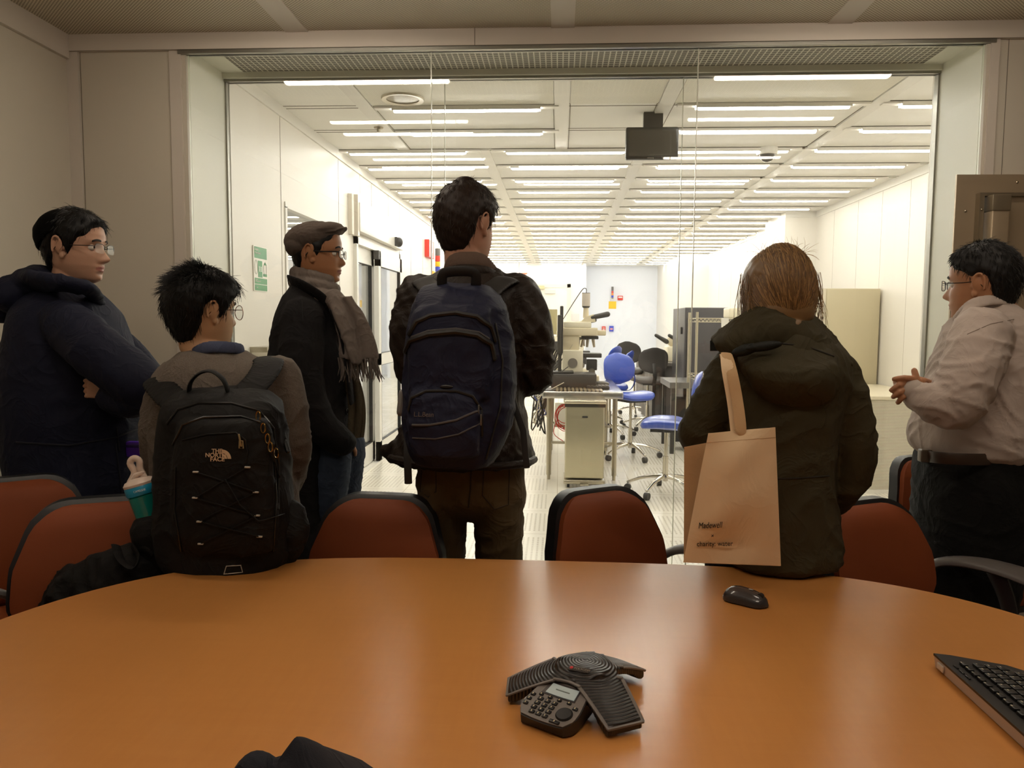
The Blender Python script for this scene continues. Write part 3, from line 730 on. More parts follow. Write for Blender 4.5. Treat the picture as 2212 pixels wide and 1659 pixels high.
def keyboard():
    A = PZ(2018, 1416, TZ+.022); Bp = PZ(2212, 1608, TZ+.01)
    e = (Bp-A); e.z = 0; ang = math.atan2(e.y, e.x)
    t = thing('computer_keyboard', 'black computer keyboard with pale edge at the right side of the table', 'keyboard', (A.x, A.y, TZ), rz=ang)
    # local x runs along the raised long edge, local +y away from it (to the right in the photo)
    L, W_ = .46, .165; pale = mat('keyboard_edge', (176, 160, 146), .45); blk = mat('keyboard_black', (26, 24, 23), .4)
    def zt(y): return .026-.014*(y/W_)
    out = [(0, 0), (L, 0), (L, W_), (.08, W_), (.045, W_-.010), (.018, W_-.045), (.0, .03)]
    B().loft([[(x*1.0+.002, y+.002, .002) for x, y in out], [(x, y, zt(y)-.004) for x, y in out]]).obj('body', pale, t, smooth=False)
    B().loft([[(x-.001, y-.001, zt(y)-.004) for x, y in out], [(x-.001, y-.001, zt(y)) for x, y in out]]).obj('top_plate', blk, t, smooth=False)
    kb = B(); pr = B(); random.seed(3)
    for rw in range(6):
        y = .030+rw*.0205+(.006 if rw else 0)
        if y > W_-.012: break
        x = .045+ (.0 if rw else 0)
        while x < L-.02:
            w_ = .0165 if rw else .0150
            if y > W_-.05 and x < .06: x += .0195; continue
            z = zt(y)+.0025; kb.rbox((x, y, z), (w_, .0165 if rw else .010, .006), .0018, 2)
            if random.random() < .85: pr.box((x-.003, y-.003, z+.0031), (.003+.003*random.random(), .0022, .0003))
            x += .0195
            if x > .045+.0195*12 and x < .045+.0195*12.9: x += .012
    kb.obj('keys', mat('keyboard_key', (20, 19, 18), .35), t); pr.obj('key_print', mat('keyboard_print', (170, 160, 140), .5), t, smooth=False)
    b = B()
    for i in range(3): b.rbox((.055+i*.020, .012, zt(.012)+.001), (.014, .004, .002), .0008, 2)
    b.obj('media_button', mat('keyboard_button', (12, 12, 12), .3), t)
    B().rbox((.028, -.001, .012), (.022, .004, .012), .0015).obj('switch', mat('keyboard_switch', (196, 182, 166), .4), t)
keyboard()

# ================================================================ meeting chairs
red_up = mat('rust_upholstery', (132, 64, 29), .65, var=.14, vs=5, bump=.15, bs=900, spec=.3)
blk_pl = mat('chair_black_shell', (24, 24, 26), .42); arm_pl = mat('chair_grey_arm', (96, 90, 86), .38); chr_m = mat('chair_base_metal', (120, 112, 104), .3, 1.)
def back_fn(inset=0., dz=0.):
    # half width of the back against height 0..1
    def hw(t): return np.interp(t, [0, .08, .35, .6, .85, 1.0], [.150, .178, .212, .205, .170, .140])-inset
    def outline(n=14):
        z0, z1 = .455+inset, .855-inset+dz; H = z1-z0; pts = []
        r = .055
        L_ = []
        for i in range(n+1):
            t = i/n; z = z0+H*t; x = hw(t)
            e0 = min(1, (z-z0)/r); e1 = min(1, (z1-z)/r)
            x -= r*(1-math.sqrt(max(0, 1-(1-e0)**2)))*.8; x -= r*1.1*(1-math.sqrt(max(0, 1-(1-e1)**2)))
            L_.append((max(x, .02), z))
        return L_
    return outline
def ypos(x, z):  # back surface: curved about the sitter, leaning back toward the top
    t = (z-.455)/.43
    return -.235-.075*t+.03*math.sin(t*PI)*(1)+.55*x*x
def back_slab(inset, y0, y1, puff=0.):
    fine = []
    L_ = back_fn(inset)(18)
    zs = sorted(set([L_[0][1]]+[L_[0][1]+(L_[1][1]-L_[0][1])*k for k in (.15, .4, .7)]+[p[1] for p in L_]+[L_[-1][1]-(L_[-1][1]-L_[-2][1])*k for k in (.15, .4, .7)]))
    z0, z1 = L_[0][1], L_[-1][1]; r = .055
    def X(z):
        t = (z-z0)/(z1-z0); x = float(np.interp(t, [0, .08, .35, .6, .85, 1.0], [.150, .178, .212, .205, .170, .140]))-inset
        e0 = min(1, (z-z0)/r); e1 = min(1, (z1-z)/r)
        return max(.03, x-r*(1-math.sqrt(max(0, 1-(1-e0)**2)))*.8-r*1.1*(1-math.sqrt(max(0, 1-(1-e1)**2))))
    rings = []
    N_ = 12
    for z in zs:
        x = X(z); edge = min(1, min(z-z0, z1-z)/.03)
        fr = [(x*(-1+2*i/N_)) for i in range(N_+1)]
        f_ = [(u, ypos(u, z)+y1*(.3+.7*math.sqrt(max(0, edge)))+puff*(1-(u/x)**4)*edge, z) for u in fr]
        b_ = [(u*1.0, ypos(u, z)+y0, z) for u in fr[::-1]]
        rings.append(f_+b_)
    return rings
def chair_parts(t, up=red_up, shell=blk_pl, with_arms=True):
    B().loft(back_slab(.0, -.035, .008)).obj('back_shell', shell, t)
    B().loft(back_slab(.012, .0, .028, .014)).obj('backrest', up, t)
    # seat cushion
    rings = []
    for z, k in ((.415, .90), (.418, .97), (.44, 1.0), (.462, .99), (.475, .94), (.481, .80), (.482, .3)):
        rings.append([(x*k, y*k+.02, z+.0*y) for x, y in rrect(.49, .48, .12, 6)])
    B().loft(rings).obj('seat', up, t)
    B().loft([[(x*k, y*k+.02, z) for x, y in rrect(.49, .48, .12, 6)] for z, k in ((.375, .7), (.385, .9), (.417, .985))]).obj('seat_pan', shell, t)
    b = B()
    b.tube([(0, -.285, .60), (0, -.31, .50), (0, -.26, .40), (0, -.1, .37)], [(.014, .05), (.015, .055), (.016, .05), (.016, .05)], 10, smooth=4, up=(0, 1, 0)).obj('back_support', shell, t)
    if with_arms:
        for s_ in (-1, 1):
            b = B()
            b.tube([(s_*.19, -.255, .60), (s_*.255, -.22, .645), (s_*.285, -.12, .668), (s_*.285, .02, .672), (s_*.275, .15, .655), (s_*.265, .20, .645)], [(.010, .016), (.012, .02), (.013, .028), (.014, .033), (.012, .030), (.007, .02)], 12, smooth=5, up=(0, 0, 1))
            a = b.obj('armrest', arm_pl, t)
            B().tube([(s_*.283, -.06, .66), (s_*.29, -.02, .56), (s_*.27, 0, .44), (s_*.18, .0, .385)], [(.012, .030), (.011, .024), (.011, .026), (.010, .03)], 10, smooth=4, up=(1, 0, 0)).obj('arm_post', shell, a)
    B().cyl((0, 0, .12), (0, 0, .30), .028).cyl((0, 0, .29), (0, 0, .385), .018).obj('column', shell, t)
    b = B(); cs = []
    for k in range(5):
        a = k*2*PI/5+.3; e = (.31*math.cos(a), .31*math.sin(a))
        b.tube([(0, 0, .115), (e[0]*.5, e[1]*.5, .105), (e[0], e[1], .075)], [(.022, .03), (.017, .024), (.013, .018)], 8, up=(0, 0, 1), smooth=3); cs.append((e, a))
    b.obj('star_base', chr_m, t)
    c0 = None
    for e, a in cs:
        b = B()
        for s_ in (-.016, .016): b.cyl((e[0]+s_*math.sin(a)-.006*math.sin(a), e[1]-s_*math.cos(a)+.006*math.cos(a), .03), (e[0]+s_*math.sin(a)+.006*math.sin(a), e[1]-s_*math.cos(a)-.006*math.cos(a), .03), .03, n=14)
        b.cyl((e[0], e[1], .03), (e[0], e[1], .078), .007, n=8)
        b.obj('caster', blk_pl, t)
def rchair(label, x, y, rz, sz=1., proto=[None]):
    if proto[0] is None:
        t = thing('swivel_chair', label, 'chair', (x, y, 0), rz, 'rust swivel chairs around the meeting table'); chair_parts(t); proto[0] = t
    else: t = dup(proto[0], (x, y, 0), rz, label)
    t.scale = (sz, sz, 1) if sz != 1 else (1, 1, 1)
    return t
R_ = math.radians
# facing the table means facing -Y : rotation near 180 degrees
rchair('rust swivel chair behind the table, left of the tall man', P(803, 1082, 2.25).x+.0, 1.99, R_(180-5)).scale.z = .975
rchair('empty rust swivel chair right of the tall man, turned slightly aside', P(1284, 1040, 2.33).x+.168, 2.09, R_(180+34))
rchair('rust swivel chair with a black bag on its seat, table left end', P(218, 1092, 2.07).x+.12, 1.80, R_(180+24), 1.04)
rchair('rust swivel chair between the woman and the man in the grey shirt', P(1868, 1082, 2.36).x+.14, 2.12, R_(180+28)).scale.z = .965
rchair('rust swivel chair close to the glass, behind the man in the grey shirt', P(1992, 1082, 3.2).x+.12, 2.96, R_(180+22)).scale.z = .96
rchair('rust swivel chair cut off by the left edge of the photo', -1.53, 2.10, R_(180+38))
rchair('rust swivel chair against the front wall at the right edge', 2.05, 2.95, R_(150))
t = thing('swivel_chair', 'dark swivel chair behind the man in navy parka by the left wall', 'chair', (-2.0, 3.24, 0), R_(14)); 
chair_parts(t, up=mat('brown_black_upholstery', (58, 48, 42), .6), shell=mat('grey_brown_shell', (74, 64, 56), .45))
def folder():
    B().rbox((0, 0, .0), (.30, .22, .012), .004).obj('blue_folder', mat('folder_blue', (44, 66, 170), .5), label='blue folder lying on the seat of the chair at the right edge', cat='folder').location = (2.0, 2.86, .490)
folder()

# ================================================================ clean room furniture
ivory = mat('instrument_ivory', (226, 214, 184), .4); ivory2 = mat('instrument_cream', (240, 232, 208), .4); dkg = mat('instrument_dark', (60, 58, 56), .45)
stl = mat('bench_steel', (190, 182, 164), .3, .9); stlt = mat('bench_top_steel', (196, 194, 190), .2, .85)
def bench():
    A, Bq = P(1171, 850, 6.5), P(1347, 850, 6.5); x0, x1 = A.x, Bq.x; z = .74
    t = thing('lab_bench', 'long stainless steel lab bench carrying microscopes', 'bench', ((x0+x1)/2, 6.5, 0)); W = x1-x0; L = 4.2
    B().rbox((0, L/2, z-.0), (W, L, .06), .012).obj('bench_top', stlt, t)
    sl, nt, b_ = nm('slotted_plate'); x, y, zz = objxyz(nt)
    g = x.mod(.034).lt(.014)*((y-.17).abs().gt(.012))
    nt.links.new(mixcol(nt, g, lin((176, 160, 130)), lin((52, 46, 38))), b_.inputs['Base Color']); b_.inputs['Roughness'].default_value = .35; b_.inputs['Metallic'].default_value = .6
    B().b2((-W/2+.10, .02, z+.030), (W/2-.17, .33, z+.038)).obj('slotted_plate', sl, t, smooth=False)
    B().b2((-W/2+.02, .03, z+.030), (-W/2+.10, .33, z+.036)).obj('dark_mat', mat('bench_mat', (62, 64, 70), .3), t, smooth=False)
    for y in (.12, 1.4, 2.7, 4.0):
        for x in (-W/2+.06, W/2-.06): B().cyl((x, y, .04), (x, y, z-.03), .021, n=14).cyl((x, y, 0), (x, y, .06), .015, n=10).obj('leg', stl, t)
    B().cyl((-W/2+.06, .12, .32), (W/2-.06, .12, .32), .012, n=10).cyl((-W/2+.06, 1.4, .32), (W/2-.06, 1.4, .32), .012, n=10).obj('cross_bar', stl, t)
    B().b2((-W/2+.1, .5, .40), (W/2-.1, 2.4, .42)).obj('shelf', stl, t, smooth=False)
    return x0, x1
bx0, bx1 = bench(); bxc = (bx0+bx1)/2
def trash():
    A, Bq = P(1222, 858, 6.28), P(1307, 858, 6.28); c = (A.x+Bq.x)/2; w_ = Bq.x-A.x
    t = thing('waste_bin', 'tall square stainless steel waste bin in front of the lab bench', 'waste bin', (c, 6.28, 0)); H = .705; bs = mat('bin_steel', (206, 198, 172), .34, .75, var=.08, vs=4)
    B().rbox((0, .16, H/2+.03), (w_, .32, H-.10), .012).obj('body', bs, t)
    B().rbox((0, .16, H+.0), (w_+.03, .36, .03), .012).obj('lid', mat('bin_lid', (214, 206, 186), .22, .8), t)
    B().rbox((0, .16, H-.028), (w_+.012, .34, .025), .006).obj('gasket', mat('bin_gasket', (60, 56, 50), .5), t)
    B().rbox((0, .16, .05), (w_+.02, .34, .035), .008).obj('base', stl, t)
    B().rbox((0, -.02, .035), (.07, .06, .012), .004).obj('pedal', stl, t)
    B().rbox((0, -.003, H-.12), (.045, .008, .015), .003).obj('latch', dkg, t)
    for x in (-w_/2+.03, w_/2-.03):
        for y in (.03, .29): B().cyl((x-.01, y, .017), (x+.01, y, .017), .017, n=12).obj('caster', blk_pl, t)
trash()
BZ = .771
def scope(label, X, Y, s_=1., cam_=True):
    t = thing('microscope', label, 'microscope', (X, Y, BZ)); t.scale = (s_, s_, s_)
    # side view: operator sits to the right (+x)
    B().rbox((.02, 0, .045), (.34, .20, .09), .012).obj('base', ivory, t)
    B().rbox((-.06, 0, .20), (.19, .20, .26), .012).obj('lamp_house', ivory2, t)
    B().cyl((-.06, -.102, .21), (-.06, -.108, .21), .045, n=24).obj('fan_grille', mat('fan_grille', (132, 124, 116), .5), t)
    B().rbox((-.08, .02, .42), (.16, .13, .22), .015).obj('column', ivory, t)
    B().rbox((-.01, .02, .50), (.36, .16, .075), .010).rbox((.20, .02, .49), (.10, .09, .05), .01).obj('arm', ivory, t)
    B().rbox((-.02, .02, .565), (.26, .14, .055), .008).obj('filter_housing', ivory2, t)
    B().loft([[(x, .02+y, z) for y, z in ((-.05, .59), (.05, .59), (.05, zz), (-.05, zz))] for x, zz in ((.02, .60), (.05, .635), (.13, .665), (.15, .60))]).obj('head', ivory, t)
    B().tube([(.12, -.015, .635), (.26, -.015, .665)], [(.022, .022), (.026, .026)], 12).tube([(.12, .055, .635), (.26, .055, .665)], [(.022, .022), (.026, .026)], 12).obj('eyepiece', dkg, t)
    if cam_:
        B().cyl((.06, .02, .63), (.06, .02, .73), .028, .024).obj('phototube', ivory, t)
        B().cyl((.06, .02, .74), (.06, .02, .86), .038, n=20).obj('camera_head', mat('camera_grey', (206, 196, 184), .4), t)
        B().cyl((.06, .02, .725), (.06, .02, .74), .030, .038, n=20).cyl((.06, .02, .86), (.06, .02, .865), .038, n=20).obj('camera_collar', dkg, t)
        B().tube([(.06, .02, .862), (.06, .02, .90), (.03, .02, .90), (-.04, .02, .80), (-.15, .03, .62)], .004, 6, smooth=5).obj('camera_cable', dkg, t)
    B().rbox((.10, .02, .445), (.16, .09, .03), .006).obj('nosepiece', dkg, t)
    for dx, tl in ((.04, -.35), (.08, -.1), (.13, .2)): B().tube([(dx, 0, .43), (dx+tl*.06, 0, .355)], [.016, .011], 12, rnd=False).obj('objective_lens', mat('lens_chrome', (196, 186, 170), .2, 1.), t)
    B().rbox((.11, .02, .28), (.20, .20, .04), .006).rbox((.12, 0, .19), (.10, .12, .10), .008).obj('stage', dkg, t)
    B().cyl((.12, -.06, .13), (.12, -.10, .13), .03, n=16).cyl((.12, -.1, .13), (.12, -.12, .13), .018, n=16).obj('focus_knob', mat('knob_chrome', (150, 144, 134), .3, .8), t)
    return t
c = P(1250, 800, 7.25)
scope('ivory microscope with round fan grille and camera tube on the lab bench', c.x+.0, 7.22, .98)
scope('ivory microscope on the bench, partly hidden behind the nearest one', bxc-.06, 8.4, .9, False)
def labmon():
    X = P(1208, 760, 6.95).x; t = thing('bench_monitor', 'black monitor seen edge-on at the left side of the lab bench', 'monitor', (X, 6.95, BZ)); 
    B().rbox((0, 0, .34), (.035, .42, .34), .008).obj('screen', dkg, t); B().rbox((.018, 0, .38), (.03, .10, .42), .008).obj('back_cover', mat('monitor_back', (48, 46, 46), .4), t)
    B().b2((-.01, -.03, .01), (.02, .03, .24)).obj('stand', dkg, t, smooth=False); B().rbox((.03, 0, .006), (.20, .22, .012), .004).obj('foot', dkg, t)
    t.location.z = BZ+.13
    B().rbox((0, 0, 0), (.40, .30, .125), .01).obj('instrument_box', mat('box_charcoal', (78, 74, 72), .4), label='charcoal instrument box under the monitor on the lab bench', cat='instrument').location = (X+.13, 6.98, BZ+.063)
labmon()
def labkb():
    X = P(1290, 800, 6.95).x; t = thing('bench_keyboard', 'dark keyboard lying in front of the microscope', 'keyboard', (X+.0, 6.93, BZ)); 
    B().rbox((0, 0, .012), (.20, .36, .02), .005).obj('body', dkg, t)
    b = B()
    for i in range(6):
        for j in range(14): b.box((-.08+i*.032, -.165+j*.025, .025), (.026, .02, .006))
    b.obj('keys', mat('lab_keys', (92, 84, 74), .5), t, smooth=False)
    B().ell((0, 0, 0), (.075, .05, .026), 16).obj('bench_mouse', mat('lab_mouse', (82, 76, 70), .35), label='dark ergonomic mouse at the right edge of the bench', cat='computer mouse').location = (P(1300, 815, 6.9).x, 7.0, BZ+.027)
labkb()
def cables():
    random.seed(5)
    cols = [(40, 38, 36), (60, 58, 56), (210, 200, 180), (52, 70, 170), (90, 80, 60)]
    b = [B() for _ in cols]
    for i in range(34):
        k = random.randrange(len(cols)) if i % 3 else 0; x = bx0+random.uniform(-.02, .12); y = random.uniform(6.6, 8.6)
        zt = BZ+random.uniform(.0, .38); pts = [(x+random.uniform(.02, .2), y, zt)]
        for s_ in range(4): pts.append((bx0+random.uniform(-.10, .03), y+random.uniform(-.15, .15), BZ-.05-s_*.13*random.uniform(.5, 1)))
        pts.append((bx0+random.uniform(-.04, .05), y, BZ-.1)); b[k].tube(pts, .004+.003*(k == 0), 5, smooth=4)
    t = thing('cable_bundle', 'tangle of black, white and blue cables hanging off the left bench side', 'cables', (bx0, 6.6, 0))
    for k, c in enumerate(cols): 
        if b[k].v: b[k].obj('cable', mat('cable_%d' % k, c, .5), t, world=True)
    b = B()
    for i in range(7):
        cx, cz, r = bx0+.20+random.uniform(-.02, .02), .55+random.uniform(-.04, .03), .09+random.uniform(-.03, .02)
        b.tube([(cx+r*math.cos(q), 6.75+.03*math.sin(3*q+i), cz+r*1.2*math.sin(q)) for q in np.linspace(0, 2*PI, 18)], .0035, 5)
    b.tube([(bx0+.13, 6.75, .5), (bx0+.10, 6.75, .38), (bx0+.2, 6.75, .30), (bx0+.26, 6.75, .25)], .0035, 5, smooth=4)
    b.obj('red_tubing', mat('red_tubing', (220, 70, 56), .4), label='coils of thin red tubing hanging under the lab bench', cat='tubing')
cables()
for k, (y, h_) in enumerate(((9.4, .42), (10.1, .3))):
    t = thing('bench_instrument', ['tall cream instrument further back on the lab bench', 'low cream instrument at the far end of the lab bench'][k], 'instrument', (bxc-.12, y, BZ))
    B().rbox((0, 0, h_/2), (.42, .34, h_), .02).obj('cabinet', ivory2, t); B().rbox((.0, -.175, h_*.7), (.30, .01, h_*.25), .004).obj('front_panel', dkg, t)
# blue saddle chairs
bvin = mat('blue_vinyl', (62, 88, 188), .32, coat=.3); gvin = mat('grey_vinyl', (78, 74, 72), .5); chrome = mat('chrome', (200, 194, 182), .12, 1.)
def lab_chair(t, vin, seat_z=.56, back=True):
    rings = []
    for z, k in ((-.03, .80), (-.022, .95), (0, 1.0), (.02, .97), (.034, .86), (.040, .6), (.040, .1)):
        rings.append([(x*k, y*k, seat_z+z+.018*math.cos(x*k*9)*0-.03*(y*k/.2)**2*(1 if y < 0 else .4)+.02*(x*k/.22)**2) for x, y in rrect(.44, .40, .15, 6)])
    B().loft(rings).obj('seat', vin, t)
    B().b2((-.10, -.12, seat_z-.055), (.10, .12, seat_z-.03)).obj('mechanism', dkg, t, smooth=False)
    rings = []
    for i in range(11):
        a = i/10; z = seat_z+.10+a*.32; w_ = .19*math.sqrt(max(.03, 1-abs(2*a-1)**3.0))+.0; y = -.235-.03*a+.03*math.sin(a*PI)
        rings.append([(w_*math.cos(q), y+.035*(math.sin(q) if math.sin(q) > 0 else .5*math.sin(q))*min(1, w_*8)+.35*(w_*math.cos(q))**2, z) for q in np.linspace(0, 2*PI, 20, endpoint=False)])
    B().loft(rings).obj('backrest', vin, t)
    B().tube([(0, -.255, seat_z+.22), (0, -.30, seat_z+.08), (0, -.24, seat_z-.04), (0, -.1, seat_z-.045)], [(.005, .025)]*4, 8, smooth=4, up=(0, 1, 0)).obj('back_bar', vin if vin is bvin else dkg, t)
    B().cyl((0, 0, .10), (0, 0, .30), .022).cyl((0, 0, .3), (0, 0, seat_z-.04), .014).obj('column', chrome, t)
    b = B(); es = []
    for k in range(5):
        a = k*2*PI/5+.2; e = (.30*math.cos(a), .30*math.sin(a)); es.append((e, a))
        b.tube([(0, 0, .14), (e[0]*.5, e[1]*.5, .125), (e[0], e[1], .07)], [(.018, .022), (.014, .018), (.010, .012)], 8, up=(0, 0, 1), smooth=3)
    b.obj('star_base', chrome, t)
    for e, a in es:
        B().cyl((e[0]-.018*math.sin(a), e[1]+.018*math.cos(a), .028), (e[0]+.018*math.sin(a), e[1]-.018*math.cos(a), .028), .028, n=14).obj('caster', dkg, t)
def lchair(lab, px, py, rz, vin, sz, Y, group):
    """px = column, Y = depth"""
    x = P(px, py, Y).x; t = thing('lab_chair', lab, 'chair', (x, Y, 0), rz, group); lab_chair(t, vin, sz); return t
gb = 'blue laboratory chairs'
lchair('blue vinyl lab chair with its back to the glass, in the aisle', 1362, 900, R_(40), bvin, .62, 7.75, gb).rotation_euler.z = R_(-150)
lchair('blue vinyl lab chair nearest the glass, partly behind the woman', 1440, 900, R_(80), bvin, .555, 6.15, gb)
lchair('blue vinyl lab chair at the bench, facing it sideways', 1318, 800, R_(35), bvin, .60, 9.2, gb).rotation_euler.z = R_(70)
lchair('blue vinyl lab chair furthest along the bench, mostly hidden', 1296, 780, R_(60), bvin, .62, 10.3, gb).rotation_euler.z = R_(60)
gg = 'grey laboratory chairs'
lchair('grey lab chair seen from behind at the right-hand counter', 1401, 760, R_(10), gvin, .62, 9.9, gg)
lchair('dark grey lab chair beyond the other grey one', 1372, 740, R_(-30), mat('dark_vinyl', (52, 50, 48), .45), .66, 11.2, gg)
# right-hand counter, dark cabinets, shelf
def cab():
    A, Bq = P(1480, 664, 8.8), P(1568, 664, 8.8); ch = mat('charcoal_cabinet', (72, 70, 74), .42, var=.1, vs=3)
    t = thing('equipment_rack', 'tall charcoal equipment rack standing left of the wire shelf', 'rack', (A.x, 8.8, 0)); W = Bq.x-A.x+.25; H = A.z
    B().rbox((W/2, .45, H/2), (W, .9, H), .01).obj('body', ch, t); B().b2((.02, -.008, .3), (.03, .0, H-.12)).b2((W*.6, -.004, H-.1), (W*.75, 0, H-.02)).obj('seam', mat('rack_seam', (40, 38, 40), .5), t, smooth=False)
    B().b2((-.02, .15, H-.30), (.0, .22, H-.22)).obj('hinge', dkg, t, smooth=False)
    B().rbox((W+.02, .40, (H-.03)/2), (.02, .8, H-.03), .004).obj('side_panel', mat('charcoal_side', (88, 86, 90), .42), t)
    # counter in front of the rack
    x0 = P(1418, 780, 9.6).x
    c = thing('lab_counter', 'grey lab counter with a curtain below it beside the dark rack', 'counter', (x0+.3, 9.9, 0))
    B().b2((-.32, 0, .80), (.55, 2.4, .84)).obj('top', mat('counter_grey', (128, 124, 122), .35), c, smooth=False)
    B().loft([[(-.30+.02*math.sin(i*1.7)+dx, .05+i*.11, z) for i in range(20)] for z in (.05, .80) for dx in (0,)], closed=False, cap=False).obj('curtain', mat('curtain_grey', (104, 100, 98), .5), c)
    B().loft([[(-.30+i*.04, .05+.02*math.sin(i*1.9), z) for i in range(16)] for z in (.05, .80)], closed=False, cap=False).obj('curtain', mat('curtain_grey', (104, 100, 98), .5), c)
    # lower steel table before the rack
    x1 = P(1452, 800, 8.0).x
    d = thing('steel_side_table', 'low steel table with dark legs between the counter and the nearest blue chair', 'table', (x1+.12, 8.0, 0))
    B().b2((-.14, 0, .68), (.22, .75, .74)).obj('top', mat('side_table_steel', (120, 118, 116), .35, .6), d, smooth=False)
    for x in (-.1, .18):
        for y in (.04, .70): B().b2((x-.02, y-.02, 0), (x+.02, y+.02, .68)).obj('leg', dkg, d, smooth=False)
    B().b2((-.06, .2, .1), (.14, .5, .55)).obj('drawer_unit', mat('drawer_black', (44, 42, 42), .4), d, smooth=False)
    # things on the counter
    e = thing('stereo_microscope', 'cream stereo microscope with raised eyepieces on the right-hand counter', 'microscope', (x0+.22, 10.2, .84)); 
    B().rbox((.10, .1, .10), (.24, .3, .20), .02).obj('base', ivory2, e)
    for dx in (0, .17): B().tube([(-.02+dx, 0, .26), (-.16+dx, -.02, .34)], [.032, .022], 12).obj('eyepiece', dkg, e)
    B().tube([(.12, .05, .18), (.04, .03, .27)], [.05, .06], 12).obj('head', ivory, e)
    f = thing('desktop_instrument', 'tall rounded cream instrument leaning behind the counter', 'instrument', (x0+.52, 9.75, .84)); 
    B().rbox((0, .1, .30), (.20, .34, .60), .05).obj('housing', ivory2, f); B().rbox((-.05, -.02, .06), (.36, .3, .12), .01).obj('base', dkg, f)
cab()
def wire_shelf():
    A = P(1506, 690, 7.6); wm = mat('wire_chrome', (206, 198, 176), .3, .7); x0 = A.x; W = .92; D = .45; H = P(1506, 674, 7.6).z
    t = thing('wire_shelf', 'chrome wire shelving unit standing before the dark rack', 'shelf', (x0, 7.6, 0))
    for x in (0, W):
        for y in (0, D): B().cyl((x, y, 0), (x, y, H), .0125, n=10).obj('post', wm, t)
    for z in (H-.06, H-.62, .25):
        b = B()
        for y in (0, D):
            for dz in (0, -.035): b.cyl((0, y, z+dz), (W, y, z+dz), .004, n=6)
            for i in range(24): b.cyl((i*W/24, y, z), ((i+.5)*W/24, y, z-.035), .0022, n=4); b.cyl(((i+.5)*W/24, y, z-.035), ((i+1)*W/24, y, z), .0022, n=4)
        for x in (0, W):
            for dz in (0, -.035): b.cyl((x, 0, z+dz), (x, D, z+dz), .004, n=6)
        for i in range(17): b.cyl((i*W/16, 0, z), (i*W/16, D, z), .0025, n=5)
        b.obj('wire_deck', wm, t)
    c = P(1558, 690, 7.58)
    o = B().grid(lambda u, v: (v*.07+.01*u, .01*math.sin(u*3), -u*.17), 6, 2, .002).obj('paper_tag', white, label='white paper hanging from the wire shelf beside the woman', cat='paper'); o.location = (c.x, 7.58, H-.055)
    for k, (dx, c_) in enumerate(((.42, ivory2), (.66, mat('bin_clear', (206, 214, 214), .2)))):
        B().rbox((0, 0, .05), (.2, .28, .10), .015).obj('storage_box', c_, label=['cream box on top of the wire shelf', 'pale clear box on top of the wire shelf at the right'][k], cat='box').location = (x0+dx, 7.6+D/2, H-.055)
wire_shelf()
def right_side():
    A, Bq = P(1787, 623, 7.6), P(1860, 623, 7.6)
    t = thing('wall_cabinet', 'tall beige steel cabinet standing against the right clean room wall', 'cabinet', (A.x, 7.6, 0)); W = RX-.02-A.x; H = A.z
    B().rbox((W/2, .3, H/2), (W, .6, H), .006).obj('body', mat('beige_steel', (196, 186, 158), .35, .35), t)
    B().b2((-.19, .02, H-.36), (0, .05, H)).obj('side_door', mat('pale_steel', (226, 218, 200), .3, .2), t, smooth=False)
    b = B(); b.ell((-.08, .015, H-.28), (.012, .006, .012), 10); b.ell((-.03, .015, H-.28), (.012, .006, .012), 10); b.obj('knob', dkg, t)
    B().tube([(-.04, .0, H-.37), (-.12, .0, H-.39), (-.18, .0, H-.47)], .008, 8, smooth=4).obj('handle', chrome, t)
    # low screened bench along the right wall
    x0 = P(1846, 900, 6.35).x; Y = 6.3
    u = thing('screened_bench', 'low white framed bench with mesh panels along the right clean room wall', 'bench', (x0, Y, 0)); W = RX-.02-x0; D = 1.25; z = P(1900, 857, Y).z
    B().rbox((W/2, D/2, z-.012), (W, D, .03), .005).obj('bench_top', mat('mesh_top', (222, 212, 188), .4), u)
    b = B()
    for x in (.012, W-.012):
        for y in (.012, D-.012): b.b2((x-.012, y-.012, 0), (x+.012, y+.012, z-.02))
    b.b2((0, 0, .0), (W, .024, .03)); b.b2((0, D-.024, 0), (W, D, .03)); b.b2((0, .024, 0), (.024, D-.024, .03)); b.obj('frame', white, u, smooth=False)
    mp, nt, b_ = nm('mesh_panel'); xx, yy, zz = objxyz(nt); g = (zz.mod(.012)).lt(.004)
    tr = nt.nodes.new('ShaderNodeBsdfTransparent'); mx = nt.nodes.new('ShaderNodeMixShader'); b_.inputs['Base Color'].default_value = (*lin((232, 224, 206)), 1)
    fc = g*.45+.35; nt.links.new(fc.k, mx.inputs[0]); nt.links.new(tr.outputs[0], mx.inputs[1]); nt.links.new(b_.outputs[0], mx.inputs[2]); nt.links.new(mx.outputs[0], nt.nodes['Material Output'].inputs[0])
    B().b2((.024, .010, .03), (W-.024, .013, z-.03)).b2((.010, .024, .03), (.013, D-.024, z-.03)).obj('mesh_panel', mp, u, smooth=False)
right_side()
